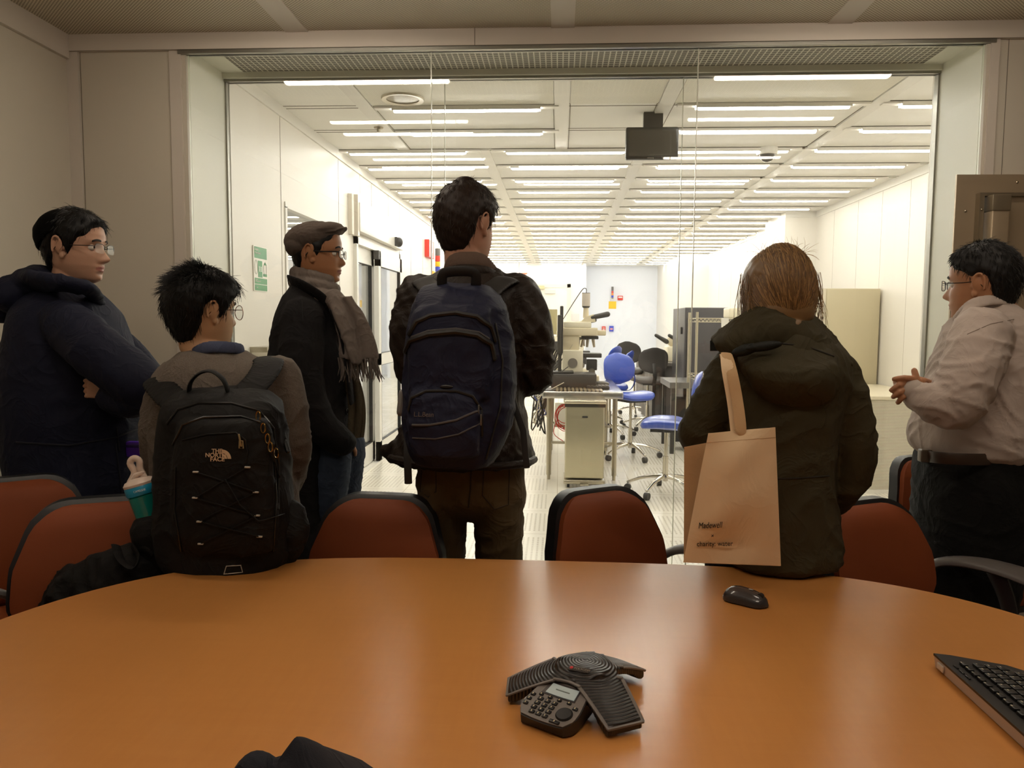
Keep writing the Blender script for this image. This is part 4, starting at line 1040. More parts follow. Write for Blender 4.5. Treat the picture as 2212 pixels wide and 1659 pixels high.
# ================================================================ people
def cr(t, xs, ys): return np.interp(t, xs, ys)
ZF = [-.122, -.115, -.105, -.09, -.075, -.06, -.045, -.02, 0, .02, .045, .07, .095, .112, .120, .123]
YF = [.030, .058, .077, .082, .083, .086, .085, .084, .083, .090, .091, .084, .064, .035, .012, 0]
ZB = [-.122, -.10, -.07, -.04, -.01, .02, .05, .08, .10, .113, .120, .123]
YBK = [-.050, -.062, -.078, -.090, -.099, -.103, -.099, -.083, -.063, -.040, -.018, 0]
ZW = [-.122, -.115, -.10, -.08, -.06, -.03, 0, .03, .06, .085, .10, .112, .120, .123]
WW = [.018, .030, .044, .055, .063, .070, .074, .0755, .071, .058, .046, .031, .013, 0]
def smoothify(x, y, n=400, k=17):
    t = np.linspace(x[0], x[-1], n); v = np.interp(t, x, y); ker = np.hanning(k); ker /= ker.sum()
    vp = np.concatenate([np.full(k, v[0]), v, np.full(k, v[-1])]); v2 = np.convolve(vp, ker, 'same')[k:-k]
    return t, v2
SF, SB, SW = smoothify(ZF, YF), smoothify(ZB, YBK), smoothify(ZW, WW)
def head_pt(z, th, off=0., face=True, fat=0., nose=1.):
    """th measured from the front; +x side positive"""
    yf, yb, w_ = np.interp(z, *SF), np.interp(z, *SB), np.interp(z, *SW)*(1+fat)
    c = (yf+yb)/2; hd = (yf-yb)/2; s_, c_ = math.sin(th), math.cos(th)
    x = w_*math.copysign(abs(s_)**.92, s_); y = c+hd*math.copysign(abs(c_)**.94, c_)
    if face and c_ > 0:
        g = lambda v, m, s: math.exp(-((v-m)/s)**2)
        y += nose*cr(z, [-.052, -.047, -.040, -.034, -.02, -.005, .008, .02], [0, .016, .027, .028, .018, .010, .004, 0])*g(x, 0, cr(z, [-.05, -.035, 0, .02], [.0145, .014, .009, .012]))
        y += .005*nose*(g(x, .012, .006)+g(x, -.012, .006))*g(z, -.042, .007)
        y -= .010*(g(x, .032, .015)+g(x, -.032, .015))*g(z, .001, .011)
        y += .005*(g(x, .030, .018)+g(x, -.030, .018))*g(z, .021, .007)
        y += .0065*g(x, 0, .021)*g(z, -.0635, .0045)+.0065*g(x, 0, .019)*g(z, -.0745, .0050)-.003*g(x, 0, .024)*g(z, -.069, .0022)
        y -= .004*g(x, 0, .02)*g(z, -.086, .006); y += .005*g(x, 0, .018)*g(z, -.102, .009)
        y += .003*(g(x, .042, .016)+g(x, -.042, .016))*g(z, -.030, .016)
    v = Vector((x, y, z))
    if off:
        n = Vector((x/.075**2*.6, (y-c)/.10**2*.8, z/.12**2*.55)); v += n.normalized()*off
    return v
def add_head(b, M_, fat=0., nose=1.):
    b.m = M_
    b.loft([[head_pt(z, k*2*PI/88, 0, True, fat, nose) for k in range(88)] for z in list(np.linspace(-.1215, -.1, 10))+list(np.linspace(-.0975, .1, 84))+list(np.linspace(.102, .1228, 14))])
    for s_ in (-1, 1):      # ears
        pts = []
        for q in np.linspace(-.5, 1.35*PI, 14):
            r = .030 if q < PI*.6 else .030-.006*(q-PI*.6)/(PI*.75)
            pts.append((s_*(.0795+.010*math.sin(max(0, q-.2))*.6+.003), -.012-.016*math.cos(q-PI)*-1-.004, .002+r*math.sin(q)*.95-(.006 if q < 0 else 0)))
        b.tube(pts, [.0042]*14, 7, smooth=2)
        b.ell((s_*.0785, -.014, -.002), (.006, .0165, .024), 14, rot=(0, s_*.15, s_*-.35))
        b.ell((s_*.0765, -.004, -.030), (.0055, .0085, .011), 12)
        b.ell((s_*.077, .004, -.006), (.005, .005, .008), 10)
    b.m = None
def HM(px, py_c, Y, yaw, s=1., pitch=0., roll=0., X=None, z=None):
    c = P(px, py_c, Y) if z is None else Vector((P(px, 692, Y).x, Y, z))
    return Matrix.Translation(c) @ Matrix.Rotation(math.radians(yaw), 4, 'Z') @ Matrix.Rotation(math.radians(pitch), 4, 'X') @ Matrix.Rotation(math.radians(roll), 4, 'Y') @ Matrix.Scale(s, 4)
def lipfn(M_, extra=None):
    inv = np.array(M_.inverted())
    def f(co):
        q = co @ inv[:3, :3].T+inv[:3, 3]; mi = np.zeros(len(co), np.int32)
        lip = (np.abs(q[:, 0]) < .023) & (q[:, 1] > .075) & (np.abs(q[:, 2]+.069-.0*q[:, 0]) < .0095-.006*(np.abs(q[:, 0])/.023)**2) ; mi[lip] = 1
        return mi
    return f
def skin(name, c, lip):
    m = mat(name, c, .48, var=.10, vs=14, bump=.06, bs=260); m.node_tree.nodes['Principled BSDF'].inputs['Subsurface Weight'].default_value = .12
    m.node_tree.nodes['Principled BSDF'].inputs['Subsurface Radius'].default_value = (.012, .005, .003)
    return [m, mat(name+'_lips', lip, .45)]
def tp(pts, Y):
    return [P(p[0], p[1], Y+(p[2] if len(p) > 2 else 0)) for p in pts]
def rows(b, Y, R_, n=40, e=2.2):
    """horizontal sections of a garment or bag: (py, xl, xr, half depth, depth offset)"""
    out = []
    for py, xl, xr, ry, yo in R_:
        a, c = P(xl, py, Y+yo), P(xr, py, Y+yo); cx, rx, z = (a.x+c.x)/2, (c.x-a.x)/2, (a.z+c.z)/2
        out.append([(cx+rx*math.copysign(abs(math.cos(q))**(2/e), math.cos(q)), Y+yo+ry*math.copysign(abs(math.sin(q))**(2/e), math.sin(q)), z) for q in (k*2*PI/n for k in range(n))])
    # denser, smooth in between
    o2 = []
    for i in range(len(out)-1):
        for k in range(3):
            t = k/3; p0, p1, p2, p3 = [np.array(out[max(0, min(len(out)-1, i+j))]) for j in (-1, 0, 1, 2)]
            o2.append([tuple(v) for v in .5*(2*p1+(p2-p0)*t+(2*p0-5*p1+4*p2-p3)*t*t+(3*p1-p0-3*p2+p3)*t**3)])
    o2.append(out[-1]); return b.loft(o2)
def hit(o, px, py, dist=0.0, root=None):
    """point of the finished surface seen at a pixel, used to lay seams and prints on it"""
    v = (Rv*((px-1106)/F)-Uv*((py-829.5)/F)+Fw).normalized()
    off = Vector(o.parent['_o']) if o.parent else Vector((0, 0, 0))
    ok, loc, nor, _ = o.ray_cast(Vector((0, 0, HC))-off, v)
    if not ok: return None, None
    return loc+nor*dist+off, nor
def deco(o, pts, r, m, name, parent, smooth=4, dist=None, flat=None, n=6, dens=1):
    q = []
    pp = [pts[0]]
    for a, c in zip(pts, pts[1:]):
        k = max(1, int(math.dist(a, c)/12)); pp += [(a[0]+(c[0]-a[0])*i/k, a[1]+(c[1]-a[1])*i/k) for i in range(1, k+1)]
    nn = []
    for p in pp:
        l, nr = hit(o, p[0], p[1], r*.5 if dist is None else dist)
        if l is not None: q.append(l); nn.append(nr)
    if len(q) < 2: return None
    B_ = B(); B_.tube(q, [(r*(flat or 1)*.0+r, r*(flat or 1)) for _ in q], n, up=tuple(nn[0]) if flat else None)
    return B_.obj(name, m, parent, world=True)
def patch(o, quad, nu, nv, m, name, parent, dist=.002, th=.002):
    """cloth panel laid over a surface, quad of pixels tl,tr,br,bl"""
    tl, tr, br, bl = quad; last = [None]
    def f(u, v):
        a = (tl[0]+(tr[0]-tl[0])*v, tl[1]+(tr[1]-tl[1])*v); c = (bl[0]+(br[0]-bl[0])*v, bl[1]+(br[1]-bl[1])*v)
        l, n_ = hit(o, a[0]+(c[0]-a[0])*u, a[1]+(c[1]-a[1])*u, dist)
        if l is None: l = last[0] or Vector((0, 0, 0))
        last[0] = l; return l
    return B().grid(f, nu, nv, th).obj(name, m, parent, world=True)
def deco_text(o, s_, px, py, size_px, m, parent, name='lettering', ang=0., sx=1., shear=0., dist=.0028, bold=0., align='LEFT'):
    a, n_ = hit(o, px, py, dist); 
    if a is None: return None
    dx = 25; c, _ = hit(o, px+dx*math.cos(ang), py-dx*math.sin(ang), dist)
    if c is None: return None
    X_ = (c-a).normalized(); Z_ = (n_-X_*n_.dot(X_)).normalized(); Y_ = Z_.cross(X_)
    k = (a.y/F)*size_px*1.38
    off = Vector(parent['_o']) if '_o' in parent else Vector(parent.parent['_o'])
    return text(s_, k, m, parent, a-off, rotm=Matrix((X_, Y_, Z_)).transposed(), name=name, sx=sx, shear=shear, th=.0004, bold=bold*k, align=align)
# ---- hair
def hair(name, M_, parent, m, lim, th, strands=0, L=.03, out=.25, seed=1, rad=.0006, down=1.0, wob=.0007, voxel=.004, extra=None, spike=None):
    """lim: (angle from front in degrees, lowest hair height) pairs; th: thickness"""
    A, Z = zip(*lim); A = [math.radians(a) for a in A]
    def edge(t): t = abs((t+PI) % (2*PI)-PI); return float(np.interp(t, A, Z))
    def thick(z, t):
        d = z-edge(t); top = np.interp(z, [-.1, 0, .08, .12], [th[0], th[1], th[2], th[3]])
        return -.007+(top+.007)*min(1, max(0, (d+.004)/.022))**.7
    b = B(); b.m = M_; g = np.random.default_rng(seed)
    rr = []
    for z in list(np.linspace(-.12, .09, 56))+list(np.linspace(.093, .1229, 14)):
        rr.append([head_pt(z, k*2*PI/72, thick(z, k*2*PI/72)+(wob*math.sin(k*1.9+z*130)+wob*math.sin(k*.83-z*210) if z > edge(k*2*PI/72)+.01 else 0), False) for k in range(72)])
    b.loft(rr)
    if extra: extra(b)
    b.m = None
    o = fuse(b, name, m, voxel, parent, smooth=1)
    if strands:
        b = B(); b.m = M_
        for i in range(strands):
            t = g.uniform(-PI, PI); z = g.uniform(-.11, .1215) if g.random() < .6 else g.uniform(.08, .1222)
            if z < edge(t)+.004: continue
            p = head_pt(z, t, thick(z, t)-.003, False); n_ = Vector((p.x/.09**2, (p.y+.008)/.11**2, (p.z)/.13**2)).normalized()
            dn = Vector((0, -.25*(1 if z > .05 else 0), -1)); dn = (dn-n_*dn.dot(n_))
            if dn.length < .2: dn = Vector((math.sin(t), -.6+math.cos(t)*.5, -.3)); dn = dn-n_*dn.dot(n_)
            dn.normalize(); dn = (dn+Vector(g.normal(size=3)*.22)).normalized()
            ou = out*(1 if not spike else spike(z, t)); d = (dn*down+n_*ou*g.uniform(.4, 1.5)).normalized(); l = L*g.uniform(.6, 1.3); pts = [p]
            for k in range(3):
                p = p+d*l/3; d = (d+dn*.15-n_*.22*(0 if spike and ou > .9 else 1)+Vector(g.normal(size=3)*.06)).normalized(); pts.append(p)
            b.tube(pts, [rad*1.3, rad*1.2, rad*.9, rad*.35], 3, rnd=False)
        me = b.mesh('tmp', m if not isinstance(m, list) else m, True, Vector(parent['_o']))
        # join strands with the shell into one hair mesh
        bm = bmesh.new(); bm.from_mesh(o.data); bm.from_mesh(me); bm.to_mesh(o.data); bm.free(); bpy.data.meshes.remove(me)
        o.data.polygons.foreach_set('use_smooth', [True]*len(o.data.polygons))
    return o
SHORT = [(0, .072), (30, .062), (48, .035), (62, .030), (70, -.005), (80, -.028), (86, .000), (92, .028), (106, .028), (114, -.035), (140, -.085), (180, -.095)]
def eyes(M_, parent):
    for s_ in (-1, 1):
        b = B(); b.m = M_; b.ell((s_*.0315, .0680, .001), (.0125, .0115, .0115), 16); e = b.obj('eye', mat('eye_white', (222, 214, 204), .2), parent, world=True)
        b = B(); b.m = M_; b.ell((s_*.0318, .0762, .001), (.0052, .0042, .0052), 12); b.obj('iris', mat('iris_dark', (38, 24, 18), .15), e).matrix_basis = Matrix.Translation(-Vector(parent['_o']))
        b = B(); b.m = M_
        b.grid(lambda u, v: head_pt(.0205+.0035*math.sin(v*PI)+u*.006-.003*v, s_*(.16+v*.42), .0016), 3, 10, .002); b.obj('eyebrow', mat('eyebrow_hair', (24, 18, 15), .7), parent, world=True)
        b = B(); b.m = M_
        b.tube([(s_*(.020+.024*q), .0765-.010*q*q-.001, .0055+.003*math.sin(q*PI)) for q in np.linspace(0, 1, 7)], .0011, 5); b.obj('eyelid', mat('lash_dark', (40, 24, 18), .6), parent, world=True)
def glasses(M_, parent, m, style='rect', lm=glassmat('spectacle_lens', (.96, .97, .97), .9), r=.0011, temple=.0016):
    """metal or plastic frame resting on nose and ears"""
    rims = B(); rims.m = M_; ln = B(); ln.m = M_
    for s_ in (-1, 1):
        if style == 'round': pts = [(s_*.033+.0235*math.cos(q), .1005-.002*abs(math.cos(q)), -.004+.0225*math.sin(q)) for q in np.linspace(0, 2*PI, 25)]
        else: pts = [(s_*.033+.025*math.copysign(abs(math.cos(q))**.6, math.cos(q)), .1005-.005*(math.cos(q)*s_ > 0)*abs(math.cos(q)), -.003+.0155*math.copysign(abs(math.sin(q))**.6, math.sin(q))) for q in np.linspace(0, 2*PI, 25)]
        if style == 'half': rims.tube(pts[0:13], r, 6)
        else: rims.tube(pts, r, 6)
        ln.loft([pts[:-1], [(x, y+.0012, z) for x, y, z in pts[:-1]]])
        rims.tube([(s_*.058, .094, .004), (s_*.072, .080, .004), (s_*.078, .03, .004), (s_*.081, -.005, .006), (s_*.081, -.022, -.004), (s_*.079, -.032, -.018)], [(temple, temple*1.0)]*6, 6, smooth=3)
    rims.tube([(-.010, .101, .002), (0, .1045, .005), (.010, .101, .002)], r, 6, smooth=3)
    o = rims.obj('eyeglasses', m, parent, world=True)
    l = ln.obj('lens', lm, o); l.matrix_basis = Matrix.Translation(-Vector(parent['_o']))
    return o
def neck(b, M_, base, r=.054, s=1.):
    a = M_ @ Vector((0, -.030, -.05)); c = M_ @ Vector((0, -.022, -.10)); b.tube([a, c, (c+Vector(base))/2, base], [r*.98, r, r*1.02, r*1.25], 20)
def bodycore(b, base, pelvis, sh, el, ha, r=1.):
    """torso, arms down to the wrists, thighs; base = bottom of neck"""
    base, pelvis = Vector(base), Vector(pelvis)
    b.tube([base, base*.7+pelvis*.3, pelvis*.6+base*.4, pelvis, pelvis+Vector((0, 0, -.12))], [.075*r, .10*r, .10*r, .11*r, .07*r], 18)
    for i in (0, 1):
        b.tube([base+Vector((0, 0, -.04)), sh[i], (Vector(sh[i])+Vector(el[i]))/2, el[i], ha[i]], [.05*r, .044*r, .04*r, .034*r, .024*r], 12)
        sx = -1 if i == 0 else 1
def hand(b, wrist, palm_dir, up, curl=.5, s=1., side=1, spread=.0):
    """palm with five separate fingers; palm_dir from wrist to knuckles, up = back of the hand"""
    w_ = Vector(wrist); d = Vector(palm_dir).normalized(); u = Vector(up); u = (u-d*u.dot(d)).normalized(); x = d.cross(u)*side
    b.tube([w_-d*.02, w_+d*.01, w_+d*.05*s, w_+d*.085*s], [(.018, .024), (.014*s, .028*s), (.013*s, .036*s), (.011*s, .038*s)], 14, up=tuple(u))
    for i, (o_, L_) in enumerate(((-.030, .068), (-.010, .078), (.010, .073), (.029, .058))):
        p = w_+d*.085*s+x*o_*s; dd = (d+x*spread*(o_/.03)).normalized(); pts = [p-d*.02*s, p]; c = curl*(1+.12*i)
        for k, fr in enumerate((.45, .30, .25)):
            dd = (dd*math.cos(c)-u*math.sin(c)*1.0).normalized(); uu = (u*math.cos(c)+d*math.sin(c)); p = p+dd*L_*fr*s; pts.append(p)
        b.tube(pts, [.0085*s, .0085*s, .0082*s, .0075*s, .0068*s], 9)
    p = w_+d*.02*s-x*.024*s; b.tube([p, p+(d*.5-x*.8-u*.2).normalized()*.035*s, p+(d*.5-x*.8-u*.2).normalized()*.035*s+(d*.85-x*.4-u*.35).normalized()*.032*s, p+(d*.5-x*.8-u*.2).normalized()*.035*s+(d*.9-x*.3-u*.4).normalized()*.056*s], [.013*s, .0105*s, .0095*s, .0078*s], 9)
def shoes(parent, pts, m=mat('shoe_leather', (34, 28, 26), .45)):
    for (x, y, a) in pts:
        b = B(); b.m = Matrix.Translation((x, y, 0)) @ Matrix.Rotation(math.radians(a), 4, 'Z')
        b.loft([[(w_*math.cos(q), yy+0, .012+max(0, math.sin(q))*h_-.012*(math.sin(q) < 0)) for q in np.linspace(0, 2*PI, 16, endpoint=False)] for yy, w_, h_ in ((-.09, .012, .04), (-.08, .034, .085), (-.03, .038, .09), (.04, .042, .065), (.11, .048, .045), (.16, .040, .035), (.185, .012, .015))])
        b.obj('shoe', m, parent, world=True)
def legs(parent, m, hipz, hx, Y, foot, r0=.085, r1=.055, top=None, name='trousers', voxel=.010, seed=3, a=.004):
    b = B()
    for sx, (fx, fy) in zip((-1, 1), foot):
        hp = Vector((hx+sx*.085, Y, hipz)); k = Vector((hp.x*.45+fx*.55, (Y+fy)/2+.02, .48)); f_ = Vector((fx, fy-.02, .09))
        b.tube([hp, (hp+k)/2, k, (k+f_)/2, f_], [r0, r0*.92, r1*1.15, r1*1.08, r1], 18, rnd=True, smooth=3)
    if top: top(b)
    return fuse(b, name, m, voxel, parent, smooth=4, disp=folds(a, 5, 5, 8, seed))
def upd(): bpy.context.view_layer.update()
blackhair = mat('black_hair', (10, 8, 7), .5, spec=.25); dkbrown = mat('dark_brown_hair', (34, 21, 13), .5, spec=.3); 
def fabric(name, c, rough=.85, var=.12, vs=6, bump=.25, bs=500, sheen=0, sx=(1, 1, 1), crease=.4, k=.92):
    if name in MATS: return MATS[name]
    c = tuple(x*k for x in c) if max(c) < 130 else c
    m = mat(name, c, rough, var=var, vs=vs, bump=bump, bs=bs, sx=sx, spec=.25)
    nt = m.node_tree; b_ = nt.nodes['Principled BSDF']; old = b_.inputs['Normal'].links[0].from_node
    t_ = nt.nodes.new('ShaderNodeTexCoord'); n_ = nt.nodes.new('ShaderNodeTexNoise'); n_.inputs['Scale'].default_value = 9; n_.inputs['Detail'].default_value = 3; n_.inputs['Distortion'].default_value = 1.2
    nt.links.new(t_.outputs['Object'], n_.inputs['Vector'])
    r_ = (E(nt, n_.outputs['Fac'])-.5).abs()*-2+1; r_ = r_.op('POWER', 6.)
    b2_ = nt.nodes.new('ShaderNodeBump'); b2_.inputs['Strength'].default_value = crease; b2_.inputs['Distance'].default_value = .006
    nt.links.new(r_.k, b2_.inputs['Height']); nt.links.new(old.outputs[0], b2_.inputs['Normal']); nt.links.new(b2_.outputs[0], b_.inputs['Normal'])
    return m

# ---------------------------------------------------------------- man in navy parka (left)
def parka_man():
    Y = 2.75; bx = P(165, 900, Y).x
    t = thing('person', 'man with black skullcap and glasses in a navy hooded parka, arms folded', 'person', (bx, Y, 0))
    M_ = HM(165, 536, Y, -88, 1.08, pitch=-1)
    base = P(128, 628, Y); sk = skin('skin_fair', (196, 152, 126), (172, 108, 96))
    b = B(); add_head(b, M_, nose=1.12); neck(b, M_, base, .058)
    sh = [P(150, 705, Y-.17), P(160, 705, Y+.17)]; el = [P(290, 840, Y-.19), P(300, 835, Y+.19)]; ha = [P(262, 848, Y+.10), P(240, 838, Y-.22)]
    bodycore(b, base, P(165, 980, Y), sh, el, ha, 1.0)
    hand(b, P(262, 848, Y+.1), (-.6, -.6, .1), (.3, -.6, .5), .35, .95)
    hand(b, P(244, 842, Y-.205), (-.85, -.05, .05), (.1, -1, .2), .5, .9, side=-1)
    fuse(b, 'body', sk, .003, t, smooth=3, matfn=lipfn(M_)); eyes(M_, t)
    hair('hair', M_, t, blackhair, SHORT, (.006, .012, .016, .014), 2600, .026, .22, 3)
    glasses(M_, t, mat('wire_frame_dark', (50, 44, 42), .3, .6), 'half', temple=.0014)
    b = B(); b.m = M_ @ Matrix.Translation((0, -.045, .045)) @ Matrix.Rotation(math.radians(38), 4, 'X')
    b.lathe([(.089, -.004), (.090, .008), (.084, .030), (.070, .053), (.045, .070), (.02, .077), (.001, .079)], 36); b.lathe([(.0905, -.006), (.0925, 0), (.0905, .008)], 36)
    b.obj('skullcap', mat('black_velvet', (5, 5, 5), .9, spec=.1), t, world=True)
    navy = fabric('navy_parka_cloth', (20, 24, 46), .75, vs=3, bs=700)
    b = B(); rows(b, Y, [(618, 105, 185, .085, 0), (640, 78, 212, .15, 0), (680, 52, 240, .205, 0), (740, 38, 262, .225, 0), (820, 30, 282, .235, 0), (900, 28, 296, .235, 0), (950, 33, 300, .23, 0), (1050, 48, 305, .235, 0), (1150, 66, 316, .24, 0), (1225, 80, 322, .24, 0)])
    b.tube(tp([(145, 700, -.16), (215, 762, -.24), (300, 828, -.26), (318, 842, -.25)], Y), [.085, .092, .082, .07], 18, smooth=3)
    b.tube(tp([(318, 842, -.25), (285, 862, -.24), (245, 858, -.24)], Y), [.075, .064, .052], 16, smooth=3)
    b.tube(tp([(160, 700, .16), (250, 760, .22), (322, 826, .18)], Y), [.085, .09, .075], 16, smooth=3); b.tube(tp([(322, 826, .18), (290, 850, 0.02), (262, 870, -.15)], Y), [.075, .062, .055], 14, smooth=3)
    coat = fuse(b, 'parka', navy, .008, t, smooth=4, disp=folds(.0065, 3.0, 3, 5, 11))
    b = B()
    b.tube(tp([(212, 655, .0), (190, 625, -.12), (130, 612, -.17), (82, 606, -.13), (62, 604, 0), (82, 606, .13), (150, 608, .15), (205, 640, .09)], Y), [(.016, .026), (.022, .036), (.030, .045), (.032, .05), (.032, .05), (.030, .045), (.022, .036), (.016, .028)], 14, smooth=4)
    b.ell(P(66, 640, Y), (.082, .17, .088), 24, rot=(0, -.45, 0)); b.ell(P(40, 672, Y), (.060, .13, .050), 22, rot=(0, -.5, 0)); b.ell(P(100, 612, Y), (.085, .14, .062), 22, rot=(0, .35, 0))
    fuse(b, 'hood', navy, .007, t, smooth=5, disp=folds(.007, 5, 4, 5, 4))
    upd(); dk = mat('navy_seam', (14, 16, 30), .8)
    deco(coat, [(36, 955), (150, 962), (250, 945), (300, 925)], .003, dk, 'seam', t); deco(coat, [(250, 960), (262, 1060), (270, 1150)], .003, dk, 'seam', t); deco(coat, [(252, 925), (254, 945), (258, 975)], .003, dk, 'seam', t)
    legs(t, fabric('dark_trousers', (26, 26, 32)), .86, bx, Y, [(bx-.08, Y-.05), (bx+.10, Y+.08)], seed=5)
    shoes(t, [(bx-.08, Y-.05, -80), (bx+.10, Y+.08, -95)])
    l, n_ = hit(coat, 276, 970, .004)
    pb = thing('purple_case', 'purple case sticking out of the pocket of the navy parka', 'case', tuple(l+Vector((.01, .005, .0))))
    B().rbox((0, 0, 0), (.070, .03, .055), .006).obj('case_body', mat('purple_plastic', (92, 44, 190), .35), pb)
    B().rbox((0, 0, .012), (.072, .032, .012), .003).obj('band', mat('purple_dark', (52, 22, 120), .4), pb)
parka_man()

# ---------------------------------------------------------------- flat-cap man
def cap_man():
    Y = 3.05; bx = P(672, 900, Y).x
    t = thing('person', 'man in grey flat cap, glasses and long dark coat with grey scarf, in profile', 'person', (bx, Y, 0))
    M_ = HM(688, 549, Y, -88, 1.0); base = P(668, 628, Y)
    b = B(); add_head(b, M_, fat=.05, nose=.85); neck(b, M_, base, .058)
    sh = [P(655, 685, Y-.16), P(665, 685, Y+.16)]; el = [P(660, 850, Y-.19), P(665, 850, Y+.2)]; ha = [P(736, 944, Y-.13), P(738, 948, Y+.15)]
    bodycore(b, base, P(685, 960, Y), sh, el, ha)
    hand(b, P(737, 942, Y-.12), (-.25, .25, -.9), (.2, -.95, 0), .15, .95)
    fuse(b, 'body', skin('skin_tan', (166, 116, 80), (140, 84, 70)), .003, t, smooth=3, matfn=lipfn(M_)); eyes(M_, t)
    hair('hair', M_, t, blackhair, SHORT, (.004, .007, .003, -.003), 1600, .018, .12, 5)
    glasses(M_, t, mat('black_frame', (16, 14, 14), .3), 'rect', r=.0015, temple=.0026)
    tw = fabric('grey_tweed', (106, 94, 86), .9, crease=.1, var=.35, vs=300, bs=900)
    b = B(); b.m = M_ @ Matrix.Translation((0, -.018, .066)) @ Matrix.Rotation(math.radians(13), 4, 'X')
    b.ell((0, -.010, .000), (.098, .108, .062), 32); b.ell((0, .045, .012), (.085, .080, .034), 28); b.ell((0, -.055, -.022), (.090, .062, .052), 28)
    b.grid(lambda u, v: ((v-.5)*.150*(1-.25*u*u), .062+.075*u*math.sqrt(max(0, 1-(2*v-1)**2*.75)), .010-.012*(2*v-1)**2-.004*u), 10, 14, .008)
    fuse(b, 'flat_cap', tw, .003, t, smooth=6, disp=folds(.0014, 9, 9, 12, 2))
    ck = fabric('charcoal_coat_wool', (27, 25, 26), .95, var=.2, vs=120, bs=800, sheen=.3)
    b = B(); rows(b, Y, [(612, 634, 690, .07, 0), (632, 626, 705, .13, 0), (665, 610, 728, .19, 0), (720, 598, 745, .225, 0), (800, 590, 757, .235, 0), (880, 592, 762, .235, 0), (950, 600, 745, .235, 0), (1030, 612, 738, .23, 0), (1100, 622, 732, .23, 0), (1250, 632, 725, .23, 0)])
    b.tube(tp([(655, 690, -.15), (650, 780, -.215), (668, 870, -.235), (700, 925, -.22), (740, 955, -.17)], Y), [.085, .080, .070, .062, .052], 18, smooth=3)
    b.tube(tp([(665, 690, .15), (660, 780, .2), (678, 870, .23), (735, 945, .18)], Y), [.085, .080, .070, .052], 16, smooth=3)
    coat = fuse(b, 'coat', ck, .008, t, smooth=4, disp=folds(.005, 3, 3, 4, 21))
    b = B(); b.tube(tp([(745, 745, -.03), (722, 690, -.08), (700, 650, -.12), (660, 622, -.13), (636, 612, -.08), (630, 610, 0), (636, 612, .08), (680, 625, .12), (715, 665, .08)], Y), [(.010, .035)]*9, 12, smooth=4, up=(0, 0, 1))
    b.tube(tp([(760, 870, -.10), (752, 800, -.12), (738, 720, -.13), (716, 668, -.14)], Y), [(.008, .03)]*4, 10, smooth=3)
    fuse(b, 'lapel', ck, .005, t, smooth=3)
    sc_ = fabric('grey_scarf', (129, 118, 110), .95, var=.18, vs=60, bs=600)
    b = B()
    for k, (x0, y0, x1, y1, rr, ry) in enumerate(((636, 588, 712, 606, .024, .085), (634, 606, 722, 628, .028, .098), (640, 622, 736, 652, .028, .108))):
        pts = [(x0+(x1-x0)*(.5-.5*math.cos(q)), y0+(y1-y0)*(.5-.5*math.cos(q)), -ry*math.sin(q)) for q in np.linspace(0, 2*PI, 15)]
        b.tube(tp(pts, Y), [(rr, rr*.85)]*15, 12, smooth=3)
    def panel(b, top, bot, w0, w1, dY, wav, th, ph=0):
        A, C = P(*top, Y+dY), P(*bot, Y+dY)
        b.grid(lambda u, v: A.lerp(C, u)+Vector(((v-.5)*(w0+(w1-w0)*u)+.02*math.sin(u*3), wav*math.sin(v*13+ph+u*1.5)+.02*(v-.5), .0)), 22, 24, th)
    panel(b, (728, 640), (772, 775), .10, .15, -.13, .010, .016)
    b.tube(tp([(722, 640, -.11), (745, 690, -.135), (762, 740, -.14), (775, 780, -.14)], Y), [(.03, .04), (.026, .05), (.02, .045), (.014, .04)], 14, smooth=3)
    sf = fuse(b, 'scarf', sc_, .0045, t, smooth=3, disp=folds(.004, 9, 9, 4, 8))
    b = B(); g = np.random.default_rng(2); A = P(772, 775, Y-.13)
    for i in range(64):
        u = (i/63-.5)*.15; p = A+Vector((u, .010*math.sin(i*.8), .004)); l = .075+.02*g.random()
        b.tube([p, p+Vector((.004*g.normal()+.008, .004*g.normal(), -l*.5)), p+Vector((.006*g.normal()+.014+u*.12, .006*g.normal(), -l))], [.0026, .0024, .0012], 5, rnd=False, smooth=2)
    b.obj('fringe', sc_, sf, world=False).matrix_basis = Matrix.Translation(-Vector(t['_o']))
    b = B(); panel(b, (752, 800), (766, 945), .05, .055, -.06, .006, .014, 2); b.obj('scarf_end', fabric('scarf_knit', (86, 76, 58), .95, var=.4, vs=260, bs=400), t, world=True)
    jean = fabric('blue_jeans', (60, 72, 92), .85, var=.3, vs=40, bs=900)
    legs(t, jean, P(690, 965, Y).z, P(698, 965, Y).x, Y, [(bx+.02, Y-.08), (bx+.05, Y+.10)], .088, .06, seed=8, top=lambda b: b.tube(tp([(718, 955, -.11), (715, 1010, -.11), (708, 1100, -.1)], Y), [.076, .078, .07], 16))
    shoes(t, [(bx+.02, Y-.08, -85), (bx+.05, Y+.10, -92)])
    c = P(636, 560, Y-.0); B().tube([c+Vector((0, 0, .012)), c+Vector((-.004, 0, -.01)), c+Vector((-.003, 0, -.035))], [.0012, .0012, .0012], 5, smooth=3).cyl(c+Vector((-.003, 0, -.025)), c+Vector((-.003, 0, -.045)), .002, .006, 8).obj('tassel', mat('tassel_dark', (30, 26, 24), .8), t, world=True)
    upd(); dk = mat('coat_seam', (12, 11, 12), .9)
    deco(coat, [(652, 640), (655, 700)], .002, dk, 'seam', t)
    for p in ((748, 815), (748, 888)):
        l, n_ = hit(coat, p[0], p[1], .003)
        if l is not None: B().ell(l, (.006, .012, .012), 12).obj('button', mat('coat_button', (20, 18, 18), .3), t, world=True)
cap_man()

